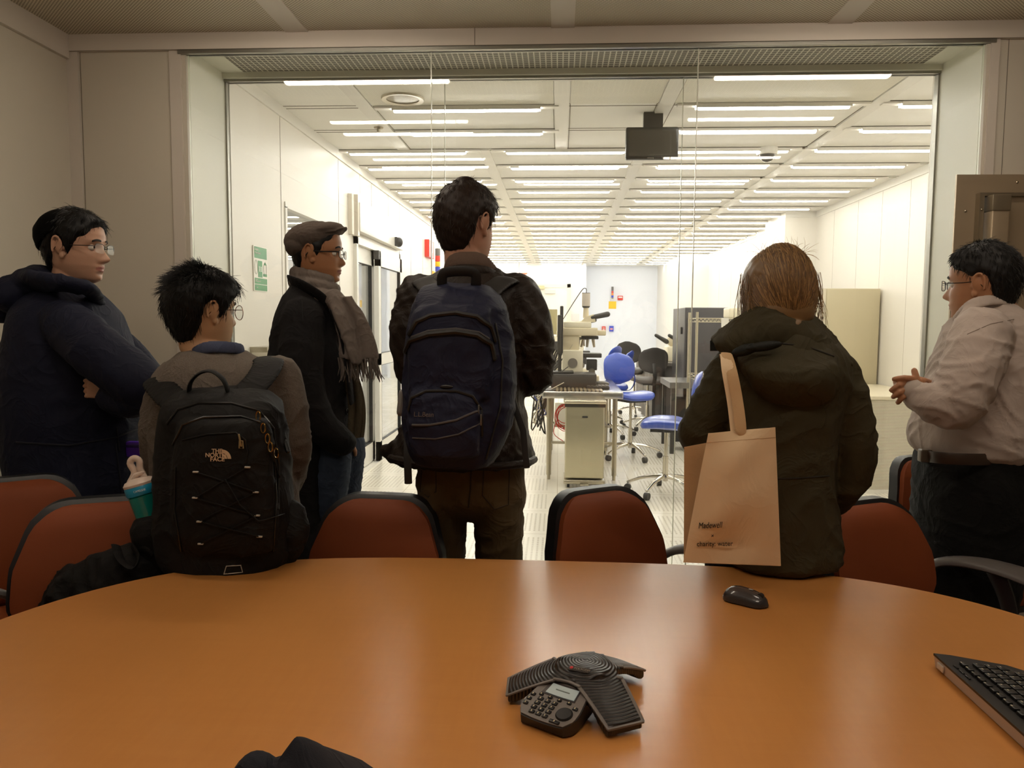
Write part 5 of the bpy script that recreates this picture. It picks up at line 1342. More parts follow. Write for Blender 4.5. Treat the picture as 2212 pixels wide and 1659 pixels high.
# ---------------------------------------------------------------- boy in grey sweater with black backpack
def sweater_boy():
    Y = 2.2; bx = P(490, 1000, Y).x
    t = thing('person', 'short person with spiky black hair and grey sweater, wearing the black backpack', 'person', (bx, Y, 0))
    M_ = HM(440, 672, Y+.03, -37, .96); base = P(452, 785, Y)
    b = B(); add_head(b, M_, fat=.02, nose=.8); neck(b, M_, base, .052)
    sh = [P(375, 830, Y), P(600, 825, Y)]; el = [P(345, 970, Y), P(622, 960, Y)]; ha = [P(365, 1060, Y+.18), P(600, 1050, Y+.18)]
    bodycore(b, base, P(488, 1130, Y), sh, el, ha, .9)
    for i in (0, 1): hand(b, ha[i], (.1-.2*i, 1, -.1), (0, 0, 1), .3, .85, side=1 if i else -1)
    fuse(b, 'body', skin('skin_light', (200, 156, 118), (176, 112, 92)), .0035, t, smooth=3, matfn=lipfn(M_)); eyes(M_, t)
    HB = [(0, .060), (30, .050), (48, .030), (62, .020), (70, -.010), (80, -.022), (86, .004), (92, .026), (104, .024), (114, -.035), (140, -.095), (180, -.112)]
    sp = lambda z, tt: (2.6 if (z > .05 and math.cos(tt) < -.2) else (1.3 if z > .08 and math.cos(tt) < .6 else .35))
    hair('hair', M_, t, blackhair, HB, (.010, .020, .026, .018), 5200, .030, .40, 9, rad=.0006, spike=sp)
    glasses(M_, t, mat('wire_frame_rose', (150, 112, 92), .25, .8), 'round', r=.0012, temple=.0012)
    wool = fabric('grey_wool_knit', (128, 117, 107), .95, var=.45, vs=220, bs=350, bump=.6, sheen=.4)
    b = B(); rows(b, Y, [(757, 408, 520, .062, 0), (768, 388, 545, .095, 0), (795, 362, 592, .13, 0), (850, 338, 625, .15, 0), (930, 332, 636, .155, 0), (1020, 336, 640, .16, 0), (1110, 342, 640, .165, 0), (1190, 350, 632, .165, 0)])
    b.tube(tp([(372, 828, 0), (345, 900, -.02), (340, 985, 0), (352, 1060, .12)], Y), [.062, .054, .048, .042], 16, smooth=3)
    b.tube(tp([(600, 815, 0), (622, 890, -.01), (632, 975, 0), (622, 1040, .10)], Y), [.066, .060, .054, .045], 16, smooth=3)
    fuse(b, 'sweater', wool, .007, t, smooth=4, disp=folds(.005, 4, 4, 6, 31))
    b = B(); b.tube(tp([(408, 772, -.02), (440, 752, -.070), (490, 750, -.068), (522, 756, -.01), (510, 766, .05), (450, 766, .06), (412, 770, .0)], Y), [(.018, .007)]*7, 10, smooth=4, up=(0, 0, 1))
    fuse(b, 'shirt_collar', fabric('chambray', (84, 92, 120), .8, var=.25, vs=200), .004, t, smooth=2)
    legs(t, fabric('dark_chinos', (38, 36, 40)), .72, bx, Y+.02, [(bx-.09, Y+.05), (bx+.09, Y+.05)], .082, .052, seed=2)
    shoes(t, [(bx-.09, Y+.05, 5), (bx+.09, Y+.05, -8)])
sweater_boy()
def black_pack():
    Y = 1.95; c0 = P(488, 1000, Y)
    t = thing('backpack', 'black backpack with white logo and bungee cord on the back of the grey sweater', 'backpack', tuple(c0))
    bk = fabric('black_nylon', (17, 15, 14), .7, var=.15, vs=8, bs=900, sheen=.1); bk2 = fabric('black_webbing', (15, 14, 13), .6, bs=1500)
    b = B(); rows(b, Y, [(838, 415, 560, .045, .05), (848, 388, 582, .08, .03), (880, 362, 604, .105, .0), (950, 348, 618, .115, 0), (1050, 344, 626, .122, 0), (1130, 346, 632, .128, 0), (1185, 352, 634, .13, 0), (1212, 368, 622, .13, 0), (1224, 385, 605, .125, 0), (1230, 405, 585, .112, 0)], e=2.6)
    rows(b, Y-.10, [(905, 405, 570, .02, 0), (930, 385, 585, .04, 0), (1050, 372, 592, .05, 0), (1150, 375, 598, .052, 0), (1190, 395, 590, .04, 0)], e=2.8)
    body = fuse(b, 'main_bag', bk, .006, t, smooth=4, disp=folds(.006, 4, 4, 5, 41))
    b = B(); b.tube(tp([(622, 1105, .01), (626, 1150, .0), (612, 1195, .0)], Y), [(.045, .03), (.052, .045), (.04, .035)], 16, smooth=3)
    fuse(b, 'side_pocket', bk, .006, t, smooth=3, disp=folds(.004, 8, 8, 8, 3))
    b = B(); b.tube(tp([(330, 1150, .0), (352, 1190, .0), (378, 1218, .0)], Y), [(.056, .056), (.056, .05), (.040, .04)], 18, smooth=3)
    fuse(b, 'bottle_pocket', fabric('black_mesh', (18, 16, 15), .8), .005, t, smooth=2)
    upd()
    b = B(); b.tube(tp([(408, 852, -.02), (412, 826, -.03), (432, 806, -.03), (458, 802, -.03), (482, 820, -.03), (492, 844, -.02)], Y), [(.011, .004)]*6, 8, smooth=4, up=(0, 1, 0)); b.obj('carry_handle', bk2, t, world=True)
    b = B()
    b.tube(tp([(395, 882, .02), (360, 850, .08), (335, 820, .20), (345, 812, .30)], Y), [(.008, .040)]*4, 12, smooth=4, up=(0, -.7, .7)); b.tube(tp([(520, 860, .02), (560, 820, .08), (580, 785, .17), (575, 775, .28)], Y), [(.009, .044)]*4, 12, smooth=4, up=(0, -.7, .7))
    fuse(b, 'shoulder_strap', bk, .005, t, smooth=2)
    zp = mat('zip_black', (8, 8, 8), .35)
    deco(body, [(362, 915), (385, 885), (430, 872), (500, 872), (560, 888), (590, 925), (602, 1000), (600, 1100)], .003, zp, 'zip', t)
    deco(body, [(375, 960), (395, 918), (440, 902), (520, 900), (560, 912)], .003, zp, 'zip', t)
    deco(body, [(395, 950), (450, 938), (510, 935), (530, 950), (536, 975), (530, 1000)], .0022, zp, 'zip', t)
    deco(body, [(380, 1010), (378, 1100), (392, 1190)], .0025, zp, 'zip', t); deco(body, [(590, 960), (596, 1080), (590, 1190)], .0025, zp, 'zip', t)
    wl = mat('logo_white', (206, 178, 146), .6); gold = mat('brass_clip', (150, 120, 70), .25, 1.); grb = mat('reflective_loop', (176, 170, 158), .4)
    deco_text(body, 'THE', 458, 978, 9.5, wl, t, sx=1.0, bold=.02); deco_text(body, 'NORTH', 444, 987, 9.5, wl, t, sx=1.0, bold=.02); deco_text(body, 'FACE', 454.5, 996, 9.5, wl, t, sx=1.05, bold=.02)
    l, n_ = hit(body, 480, 991, .001); x_, _ = hit(body, 494, 991, .001)
    X_ = (x_-l).normalized(); Z_ = n_; Y_ = Z_.cross(X_)
    b = B()
    for r0, r1 in ((.0, .006), (.0075, .0125), (.014, .0225)):
        pts = [(r0*math.cos(q), r0*math.sin(q)) for q in np.linspace(0, PI/2, 9)]+[(r1*math.cos(q), r1*math.sin(q)) for q in np.linspace(PI/2, 0, 9)]
        b.m = Matrix.Translation(l) @ Matrix((X_, Y_, Z_)).transposed().to_4x4(); b.prism(pts, .0, .0012)
    b.m = None; b.obj('logo_mark', wl, t, smooth=False, world=True)
    loops = [[(424, 1019), (423, 1075), (432, 1126), (435, 1174)], [(535, 1009), (553, 1062), (556, 1113), (560, 1158)]]
    for side in loops:
        for p in side:
            l, n_ = hit(body, p[0], p[1], .003)
            if l is not None: B().rbox(l, (.014, .006, .0042), .0015).obj('cord_loop', grb, t, world=True)
    for a, c in zip(range(3), range(1, 4)):
        deco(body, [loops[0][a], loops[1][c]], .0016, bk2, 'bungee_cord', t, dist=.004); deco(body, [loops[1][a], loops[0][c]], .0016, bk2, 'bungee_cord', t, dist=.004)
    deco(body, [(488, 1035), (520, 1090), (560, 1125), (610, 1110)], .0018, bk2, 'bungee_cord', t, dist=.006)
    b = B()
    l, _ = hit(body, 517, 940, .004); l2, _ = hit(body, 522, 962, .006); 
    if l is not None and l2 is not None: b.tube([l, l2], .0025, 6); b.tube([l2+Vector((-.004, 0, .012)), l2+Vector((.004, 0, .012)), l2+Vector((.005, 0, -.006)), l2+Vector((-.005, 0, -.006)), l2+Vector((-.004, 0, .012))], .0016, 5)
    b.obj('zip_pull', mat('zip_pull_silver', (186, 168, 130), .3, .8), t, world=True)
    b = B(); pts = [(558, 905), (566, 925), (574, 945), (580, 965), (590, 980)]
    for i, p in enumerate(pts):
        l, _ = hit(body, p[0], p[1], .007)
        if l is None: continue
        B().tube([l+Vector((.0055*math.cos(q), 0, .012*math.sin(q))) for q in np.linspace(0, 2*PI, 13)], .0017, 5).obj('key_clip', gold, t, world=True)
    deco(body, [(580, 975), (590, 1000), (600, 1030)], .002, bk2, 'lanyard', t, dist=.006)
    b = B(); b.tube(tp([(616, 955, -.0), (622, 975, -.02)], Y), [.007, .006], 8).obj('buckle', zp, t, world=True)
    deco(body, [(484, 1240), (489, 1223), (520, 1221), (524, 1236), (484, 1240)], .0013, grb, 'reflector_outline', t)
    deco_text(body, 'BOREALIS', 470, 1252, 4, mat('stitch_grey', (80, 76, 70), .6), t, sx=1.6)
black_pack()
def bottle():
    Y = 1.955; A = P(302, 1048, Y); C = P(338, 1166, Y); ax = (A-C).normalized()
    t = thing('water_bottle', 'teal water bottle with white spout lid in the side pocket of the black backpack', 'bottle', tuple(C))
    q = Vector((0, 0, 1)).rotation_difference(ax).to_matrix().to_4x4(); L = (A-C).length
    def part(nm_, prof, m, par=t): b = B(); b.m = q; b.lathe(prof, 28); return b.obj(nm_, m, par)
    tl = mat('teal_plastic', (16, 150, 142), .12, spec=.6); tl.node_tree.nodes['Principled BSDF'].inputs['Transmission Weight'].default_value = .35
    part('bottle_body', [(0, -.04), (.030, -.04), (.034, -.03), (.033, .0), (.031, .05), (.034, .09), (.036, L-.028), (.030, L-.02), (0, L-.02)], tl)
    part('collar', [(0, L-.024), (.038, L-.024), (.0395, L-.018), (.0395, L-.002), (.037, L+.002), (0, L+.002)], mat('blue_collar', (30, 146, 186), .35))
    w_ = mat('bottle_white', (226, 206, 192), .35)
    lid = part('lid', [(0, L), (.039, L), (.040, L+.006), (.034, L+.014), (.018, L+.020), (0, L+.021)], w_)
    b = B(); b.m = q; b.tube([(.020, 0, L+.010), (.014, 0, L+.040), (.018, 0, L+.062), (.006, 0, L+.072), (-.008, 0, L+.062), (-.004, 0, L+.035), (-.024, 0, L+.012)], [(.006, .009)]*7, 10, smooth=4, up=(0, 1, 0)); b.tube([(-.02, 0, L+.010), (.0, 0, L+.028), (.018, 0, L+.030)], [(.009, .012), (.008, .011), (.006, .009)], 10); b.obj('spout', w_, lid)
    R3 = q.to_3x3(); text('CAMELBAK', .0085, mat('bottle_print', (210, 220, 224), .4), t, R3 @ Vector((.002, -.0400, L-.014)), rotm=R3 @ Euler((PI/2, 0, 0)).to_matrix(), th=.0004, sx=.8)
bottle()

# ---------------------------------------------------------------- tall man
def tall_man():
    Y = 2.42; bx = P(1017, 900, Y).x
    t = thing('person', 'tall man with short dark hair in brown jacket and olive trousers, seen from behind', 'person', (bx, Y, 0))
    M_ = HM(1009, 487, Y, -33, 1.0); base = P(1010, 600, Y)
    b = B(); add_head(b, M_); neck(b, M_, base, .056)
    sh = [P(915, 660, Y), P(1120, 660, Y)]; el = [P(895, 800, Y), P(1148, 800, Y)]; ha = [P(1000, 790, Y+.27), P(1050, 800, Y+.27)]
    bodycore(b, base, P(1018, 960, Y), sh, el, ha, 1.05)
    hand(b, ha[0], (1, .2, 0), (0, 1, .2), .4); hand(b, ha[1], (-1, .2, 0), (0, 1, .2), .4, side=-1)
    fuse(b, 'body', skin('skin_rosy', (196, 148, 124), (176, 108, 94)), .004, t, smooth=3, matfn=lipfn(M_)); eyes(M_, t)
    H4 = [(0, .070), (30, .060), (48, .035), (62, .030), (72, .0), (80, -.022), (86, .002), (92, .024), (104, .022), (114, -.032), (140, -.088), (180, -.098)]
    hair('hair', M_, t, dkbrown, H4, (.008, .014, .018, .018), 5000, .022, .12, 12, rad=.0006, spike=lambda z, tt: 1.6 if z > .11 else 1.0, extra=lambda b: b.ell((.0, -.01, .135), (.03, .03, .012), 14))
    jk = fabric('brown_black_nylon_jacket', (42, 32, 25), .55, var=.15, vs=4, bs=300, sheen=.1)
    b = B(); rows(b, Y, [(578, 955, 1068, .075, 0), (592, 935, 1092, .11, 0), (615, 905, 1120, .14, 0), (660, 893, 1135, .165, 0), (740, 888, 1132, .175, 0), (850, 884, 1130, .18, 0), (920, 870, 1140, .185, 0), (965, 850, 1150, .19, 0), (985, 842, 1155, .19, 0), (995, 845, 1152, .185, 0)])
    b.tube(tp([(915, 650, 0), (893, 720, -.01), (900, 800, .02)], Y), [.085, .078, .068], 18, smooth=3); b.tube(tp([(900, 800, .02), (940, 805, .18), (1000, 790, .25)], Y), [.068, .058, .045], 14, smooth=3)
    b.tube(tp([(1112, 650, 0), (1140, 720, -.01), (1146, 805, .02)], Y), [.088, .084, .072], 18, smooth=3); b.tube(tp([(1146, 805, .02), (1110, 815, .18), (1050, 800, .25)], Y), [.072, .058, .045], 14, smooth=3)
    b.tube(tp([(856, 962, -.06), (835, 976, -.02), (850, 982, .1)], Y), [.02, .022, .02], 10)
    def dj(co):
        rib = .0022*np.sin(co[:, 2]*90+co[:, 0]*120)*(np.abs(co[:, 0]-bx) > .15)
        return folds(.007, 4, 4, 6, 51)(co)+rib
    fuse(b, 'jacket', jk, .007, t, smooth=4, disp=dj)
    b = B(); b.tube(tp([(842, 986, -.03), (870, 995, -.15), (950, 1006, -.19), (1050, 1008, -.19), (1130, 1002, -.14), (1154, 992, -.02)], Y), [.012]*6, 8, smooth=4); b.obj('hem', jk, t, world=True)
    b = B(); b.tube(tp([(962, 598, -.02), (975, 566, -.07), (1010, 560, -.088), (1045, 566, -.075), (1072, 600, -.01), (1050, 590, .07), (1000, 585, .08), (966, 596, .02)], Y), [(.026, .010)]*8, 12, smooth=4, up=(0, 0, 1))
    fuse(b, 'shirt_collar', fabric('taupe_shirt', (104, 84, 72), .8), .004, t, smooth=2)
    b = B(); b.tube(tp([(950, 606, -.03), (968, 588, -.085), (1010, 582, -.10), (1055, 588, -.085), (1080, 606, -.02)], Y), [(.018, .010)]*5, 10, smooth=4, up=(0, 0, 1)); fuse(b, 'jacket_collar', jk, .005, t, smooth=2)
    ol = fabric('olive_cord_trousers', (108, 88, 58), .9, var=.2, vs=5, bs=900, bump=.3)
    lx, rx_ = P(950, 1200, Y).x, P(1076, 1200, Y).x
    b = B(); rows(b, Y, [(985, 905, 1130, .13, 0), (1030, 902, 1135, .145, -.01), (1070, 903, 1136, .15, -.01), (1100, 912, 1128, .11, 0), (1118, 930, 1105, .05, 0)])
    for x0, x1, x2, rr in ((958, 955, 950, 0), (1075, 1078, 1078, 0)):
        b.tube(tp([(x0, 1070, -.01), (x1, 1130, -.005), (x1, 1210, 0), (x2, 1300, .01), (x2, 1420, .02), (x2, 1590, .0)], Y), [(.078, .14), (.077, .115), (.073, .092), (.066, .075), (.060, .066), (.055, .062)], 20, smooth=3, up=(1, 0, 0))
    tr = fuse(b, 'trousers', ol, .007, t, smooth=4, disp=folds(.006, 5, 5, 7, 61)); upd()
    st = mat('olive_seam', (58, 44, 26), .8)
    deco(tr, [(1018, 1000), (1016, 1060), (1012, 1095)], .0025, st, 'seam', t)
    deco(tr, [(1045, 1010), (1042, 1070), (1068, 1100), (1098, 1090), (1100, 1015)], .0018, st, 'back_pocket', t); deco(tr, [(912, 1010), (908, 1060), (925, 1074), (942, 1062), (942, 1010)], .0018, st, 'back_pocket', t)
    shoes(t, [(lx, Y, 8), (rx_, Y, -8)])
tall_man()
def navy_pack():
    Y = 2.14; c0 = P(985, 830, Y)
    t = thing('backpack', 'navy blue backpack with curved zips on the back of the tall man', 'backpack', tuple(c0))
    nv = fabric('navy_nylon', (28, 31, 56), .6, var=.15, vs=6, bs=900, sheen=.1); bk = mat('pack_black_trim', (14, 13, 14), .55); gz = mat('grey_zip_tape', (78, 74, 74), .5)
    b = B(); rows(b, Y, [(612, 940, 1035, .045, .05), (624, 912, 1062, .08, .03), (660, 892, 1092, .11, 0), (740, 876, 1110, .12, 0), (840, 872, 1115, .125, 0), (920, 874, 1104, .13, 0), (975, 886, 1080, .12, 0), (1000, 905, 1060, .105, 0)], e=2.5)
    rows(b, Y-.10, [(660, 905, 1050, .02, 0), (690, 888, 1062, .045, 0), (780, 880, 1064, .05, 0), (860, 882, 1058, .045, 0)], e=2.8)
    rows(b, Y-.125, [(838, 895, 1020, .02, 0), (860, 884, 1036, .045, 0), (930, 882, 1040, .055, 0), (985, 892, 1032, .045, 0)], e=2.8)
    body = fuse(b, 'main_bag', nv, .006, t, smooth=4, disp=folds(.006, 4, 4, 5, 71)); upd()
    deco(body, [(886, 722), (900, 695), (930, 682), (985, 676), (1030, 684), (1058, 704), (1068, 735)], .006, bk, 'zip', t); deco(body, [(878, 760), (888, 735), (925, 722), (985, 716), (1030, 724), (1058, 742), (1066, 775)], .007, bk, 'zip', t)
    deco(body, [(890, 728), (925, 715), (985, 710), (1035, 718), (1055, 732)], .003, gz, 'zip', t)
    deco(body, [(884, 885), (890, 860), (920, 846), (985, 846), (1020, 856), (1038, 885), (1040, 940)], .004, bk, 'zip', t)
    deco(body, [(892, 918), (930, 918), (985, 908), (1030, 888)], .003, gz, 'zip', t); deco(body, [(892, 946), (940, 948), (990, 938), (1036, 915)], .002, gz, 'piping', t)
    deco(body, [(1070, 700), (1085, 780), (1080, 880), (1050, 990)], .003, bk, 'piping', t)
    b = B(); l, _ = hit(body, 965, 836, .002)
    b.ell(l, (.017, .004, .006), 16).obj('oval_badge', mat('badge_dark', (30, 24, 22), .3), t, world=True)
    deco_text(body, 'L.L.Bean', 895, 900, 11, mat('embroidery_grey', (96, 82, 76), .7), t, sx=.95)
    b = B()
    for p in ((1031, 882), (1036, 900)): 
        l, _ = hit(body, p[0], p[1], .004)
        if l is not None: b.tube([l+Vector((0, 0, .006)), l+Vector((0, 0, -.02))], .0025, 6)
    b.obj('zip_pull', mat('zip_pull_dark', (120, 116, 112), .3, .8), t, world=True)
    b = B(); b.tube(tp([(955, 618, -.02), (958, 592, -.03), (990, 586, -.03), (1025, 590, -.03), (1028, 616, -.02)], Y), [(.004, .014)]*5, 8, smooth=4, up=(0, 1, 0)); b.obj('carry_handle', bk, t, world=True)
    b = B()
    b.tube(tp([(950, 640, .03), (925, 618, .12), (912, 606, .20), (912, 625, .36), (905, 720, .44)], Y), [(.009, .035)]*5, 12, smooth=4, up=(0, -.7, .7)); b.tube(tp([(1045, 640, .03), (1075, 615, .12), (1098, 604, .20), (1105, 625, .36), (1110, 720, .44)], Y), [(.009, .035)]*5, 12, smooth=4, up=(0, -.7, .7))
    fuse(b, 'shoulder_strap', mat('strap_black', (24, 20, 18), .7), .005, t, smooth=2)
    b = B(); b.tube(tp([(882, 920, -.02), (880, 980, -.05), (882, 1044, -.06)], Y), [(.0025, .012)]*3, 6, up=(0, 1, 0)).obj('loose_strap', bk, t, world=True); B().tube(tp([(1105, 860, 0.02), (1130, 930, .0), (1138, 1010, -.02)], Y), [(.0025, .010)]*3, 6, up=(0, 1, 0)).obj('loose_strap', bk, t, world=True)
    b = B(); b.tube(tp([(870, 850, -.02), (866, 890, -.03)], Y), [.012, .012], 8).obj('side_toggle', mat('toggle_white', (110, 108, 106), .5), t, world=True)
navy_pack()
# ---------------------------------------------------------------- woman with tote bag
def woman():
    Y = 2.08; bx = P(1680, 900, Y).x
    t = thing('person', 'woman with tied-back light brown hair in a long olive hooded coat, seen from behind', 'person', (bx, Y, 0))
    M_ = HM(1680, 640, Y+.02, 4, .95); base = P(1682, 742, Y)
    b = B(); add_head(b, M_, nose=.8); neck(b, M_, base, .048)
    sh = [P(1580, 800, Y), P(1800, 800, Y)]; el = [P(1512, 945, Y), P(1840, 985, Y)]; ha = [P(1560, 960, Y+.25), P(1800, 1060, Y+.10)]
    bodycore(b, base, P(1675, 1090, Y), sh, el, ha, .85)
    hand(b, ha[0], (1, .3, 0), (0, 1, .2), .4, .85); hand(b, ha[1], (-.5, .5, -.3), (.3, -.3, 1), .3, .85, side=-1)
    fuse(b, 'body', skin('skin_pale', (206, 164, 138), (180, 116, 102)), .004, t, smooth=3, matfn=lipfn(M_)); eyes(M_, t)
    # hair: smooth cap drawn back to a low knot plus strands of three tones
    tones = [mat('hair_brown', (116, 88, 54), .42, spec=.4), mat('hair_gold', (152, 118, 74), .4, spec=.45), mat('hair_umber', (90, 66, 42), .45)]
    HL = [(0, .070), (35, .050), (60, .015), (80, -.03), (95, -.06), (120, -.085), (180, -.10)]
    knot = Vector((.004, -.112, -.085))
    o = hair('hair', M_, t, tones[0], HL, (.012, .020, .022, .018), 0, seed=4, wob=.0008, extra=lambda b: (b.ell(knot, (.034, .026, .026), 20), b.ell((0, -.085, -.045), (.070, .045, .055), 24)))
    b = B(); b.m = M_; g = np.random.default_rng(8); C = Vector((0, -.010, .008)); Rr = Vector((.092, .121, .133))
    for i in range(4600):
        th = g.uniform(-PI, PI)*.98; el_ = g.uniform(-.25, 1.45); d0 = Vector((math.sin(th)*math.cos(el_), math.cos(th)*math.cos(el_), math.sin(el_)))
        if d0.y > .55 and d0.z < .65: continue
        d1 = Vector(((knot.x-C.x)/Rr.x+g.normal()*.10, (knot.y-C.y)/Rr.y, (knot.z-C.z)/Rr.z+g.normal()*.07)).normalized()
        if d0.dot(d1) < -.85: continue
        ang = math.acos(max(-1, min(1, d0.dot(d1)))); pts = []; lift = g.uniform(-.03, .035); sag = g.uniform(0, .12)*abs(d0.x)
        if ang < .2: continue
        for k in range(8):
            u = k/7; v = (d0*math.sin((1-u)*ang)+d1*math.sin(u*ang))/math.sin(ang); v = v+Vector((math.copysign(.10, d0.x)*math.sin(u*PI)*min(1, abs(d0.x)*1.3), 0, -sag*math.sin(u*PI))); v.normalize()
            e = 1+lift+.012*math.sin(k*1.3+i)
            pts.append(C+Vector((v.x*Rr.x*e, v.y*Rr.y*e, v.z*Rr.z*e)))
        b.k = int(g.choice([0, 0, 1, 1, 2])); b.tube(pts, [.0006, .0012, .0014, .0014, .0014, .0014, .0012, .0008], 4, rnd=False)
    for i in range(150):    # loose wisps at the sides
        sx = g.choice([-1, 1]); p = C+Vector((sx*.094, g.uniform(-.05, .05), g.uniform(-.02, .06))); pts = [p]
        d = Vector((sx*.25*g.random(), -.2+.2*g.normal(), -1)).normalized()
        for k in range(5): p = p+d*g.uniform(.018, .034); d = (d+Vector((-sx*.10+g.normal()*.12, g.normal()*.12, 0))).normalized(); pts.append(p)
        b.k = int(g.choice([0, 1])); b.tube(pts, [.0008, .0008, .0007, .0006, .0005, .0003], 3, rnd=False)
    for i in range(70):     # flyaways on the crown
        th = g.uniform(-PI, PI); v = Vector((math.sin(th)*.6, math.cos(th)*.5-.1, .8)).normalized(); p = C+Vector((v.x*Rr.x, v.y*Rr.y, v.z*Rr.z)); d = (v*.5+Vector(g.normal(size=3))*.6).normalized(); pts = [p]
        for k in range(4): p = p+d*.012; d = (d-v*.25).normalized(); pts.append(p)
        b.k = 1; b.tube(pts, [.0006, .0005, .0004, .0002], 3, rnd=False) if False else b.tube(pts, [.0006, .0005, .0005, .0004, .0002], 3, rnd=False)
    b.m = None
    me = b.mesh('tmp', tones, True, Vector(t['_o'])); o.data.materials.append(tones[1]); o.data.materials.append(tones[2])
    bm = bmesh.new(); bm.from_mesh(o.data); bm.from_mesh(me); bm.to_mesh(o.data); bm.free(); bpy.data.meshes.remove(me)
    o.data.polygons.foreach_set('use_smooth', [True]*len(o.data.polygons))
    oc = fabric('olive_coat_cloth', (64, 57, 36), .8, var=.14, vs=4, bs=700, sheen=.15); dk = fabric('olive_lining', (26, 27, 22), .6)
    b = B(); rows(b, Y, [(700, 1640, 1735, .08, 0), (725, 1600, 1780, .12, 0), (765, 1570, 1822, .145, 0), (820, 1556, 1835, .155, 0), (900, 1560, 1812, .155, 0), (990, 1564, 1795, .155, 0), (1060, 1556, 1798, .165, 0), (1120, 1546, 1806, .175, 0), (1170, 1536, 1812, .18, 0), (1190, 1538, 1812, .182, 0), (1201, 1544, 1806, .178, 0)])
    b.tube(tp([(1588, 800, 0), (1548, 870, -.02), (1510, 935, -.02)], Y), [.068, .062, .056], 18, smooth=3); b.tube(tp([(1510, 935, -.02), (1530, 965, .10), (1570, 965, .22)], Y), [.056, .05, .042], 14, smooth=3)
    b.tube(tp([(1798, 808, 0), (1830, 880, -.02), (1850, 985, -.02)], Y), [.068, .060, .054], 18, smooth=3); b.tube(tp([(1850, 985, -.02), (1832, 1040, .0), (1800, 1085, .05)], Y), [.056, .050, .042], 14, smooth=3)
    coat = fuse(b, 'coat', oc, .007, t, smooth=4, disp=folds(.0065, 4, 4, 6, 81))
    b = B()
    rows(b, Y-.13, [(742, 1600, 1775, .045, .05), (765, 1592, 1802, .065, .03), (800, 1600, 1812, .075, .0), (840, 1625, 1808, .07, .0), (868, 1655, 1790, .05, .01), (882, 1685, 1765, .03, .03)], e=2.2)
    hd = fuse(b, 'hood', oc, .006, t, smooth=4, disp=folds(.005, 6, 5, 7, 83))
    top = [(1536, 734), (1556, 714), (1585, 692), (1618, 672), (1650, 656), (1690, 652), (1728, 662), (1765, 690), (1800, 727), (1826, 760), (1842, 784)]
    bot = [(1548, 752), (1566, 764), (1592, 772), (1620, 770), (1655, 762), (1690, 758), (1728, 764), (1765, 776), (1796, 788), (1818, 790), (1838, 792)]
    def cf(u, v):
        s_ = u*10; i = min(9, int(s_)); f_ = s_-i; A = [top[i][k]*(1-f_)+top[i+1][k]*f_ for k in (0, 1)]; C_ = [bot[i][k]*(1-f_)+bot[i+1][k]*f_ for k in (0, 1)]
        e_ = abs(u-.5)*2; return P(A[0]*(1-v)+C_[0]*v, A[1]*(1-v)+C_[1]*v, Y-.055*(1-v)-.105*v-.035*math.sin(v*PI)+.075*e_**2+.006*math.sin(u*24))
    b = B(); b.grid(cf, 50, 12, .012)
    b.grid(lambda u, v: P(1640+90*u, 676+70*v, Y+.09-.02*math.cos((u-.5)*PI)), 8, 6, .012)
    fuse(b, 'collar', oc, .0045, t, smooth=2, disp=folds(.003, 10, 8, 8, 85))
    b = B(); b.grid(lambda u, v: P(1536+16*u, 736+22*v-10*u*(1-v), Y+.03-.02*u), 5, 5, .008); b.obj('storm_flap', dk, t, world=True)
    b = B(); b.grid(lambda u, v: P(1806+34*u, 745+42*v+28*u*(1-v), Y-.03+.03*u), 5, 5, .008); b.obj('storm_flap', dk, t, world=True)
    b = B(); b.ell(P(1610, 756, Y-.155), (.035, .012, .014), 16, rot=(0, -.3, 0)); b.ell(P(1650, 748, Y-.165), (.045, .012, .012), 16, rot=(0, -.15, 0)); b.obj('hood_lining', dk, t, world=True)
    upd(); sm = mat('olive_seam_dark', (30, 24, 15), .85)
    deco(hd, [(1578, 765), (1620, 745), (1680, 742), (1740, 748), (1800, 770)], .0022, sm, 'seam', t)
    deco(coat, [(1580, 1030), (1640, 1035), (1720, 1033), (1790, 1028)], .0018, sm, 'seam', t)
    b = B(); b.tube(tp([(1786, 1012, .05), (1790, 1000, -.02), (1795, 1018, -.04)], Y), [.008, .010, .006], 8, smooth=2).obj('cord_toggle', mat('toggle_dark', (30, 28, 26), .5), t, world=True)
    legs(t, fabric('woman_trousers', (30, 30, 36)), .80, bx-.0, Y+.10, [(bx-.08, Y+.12), (bx+.08, Y+.12)], .078, .05, seed=6)
    shoes(t, [(bx-.08, Y+.12, 5), (bx+.08, Y+.12, -5)])
    return coat
wcoat = woman()
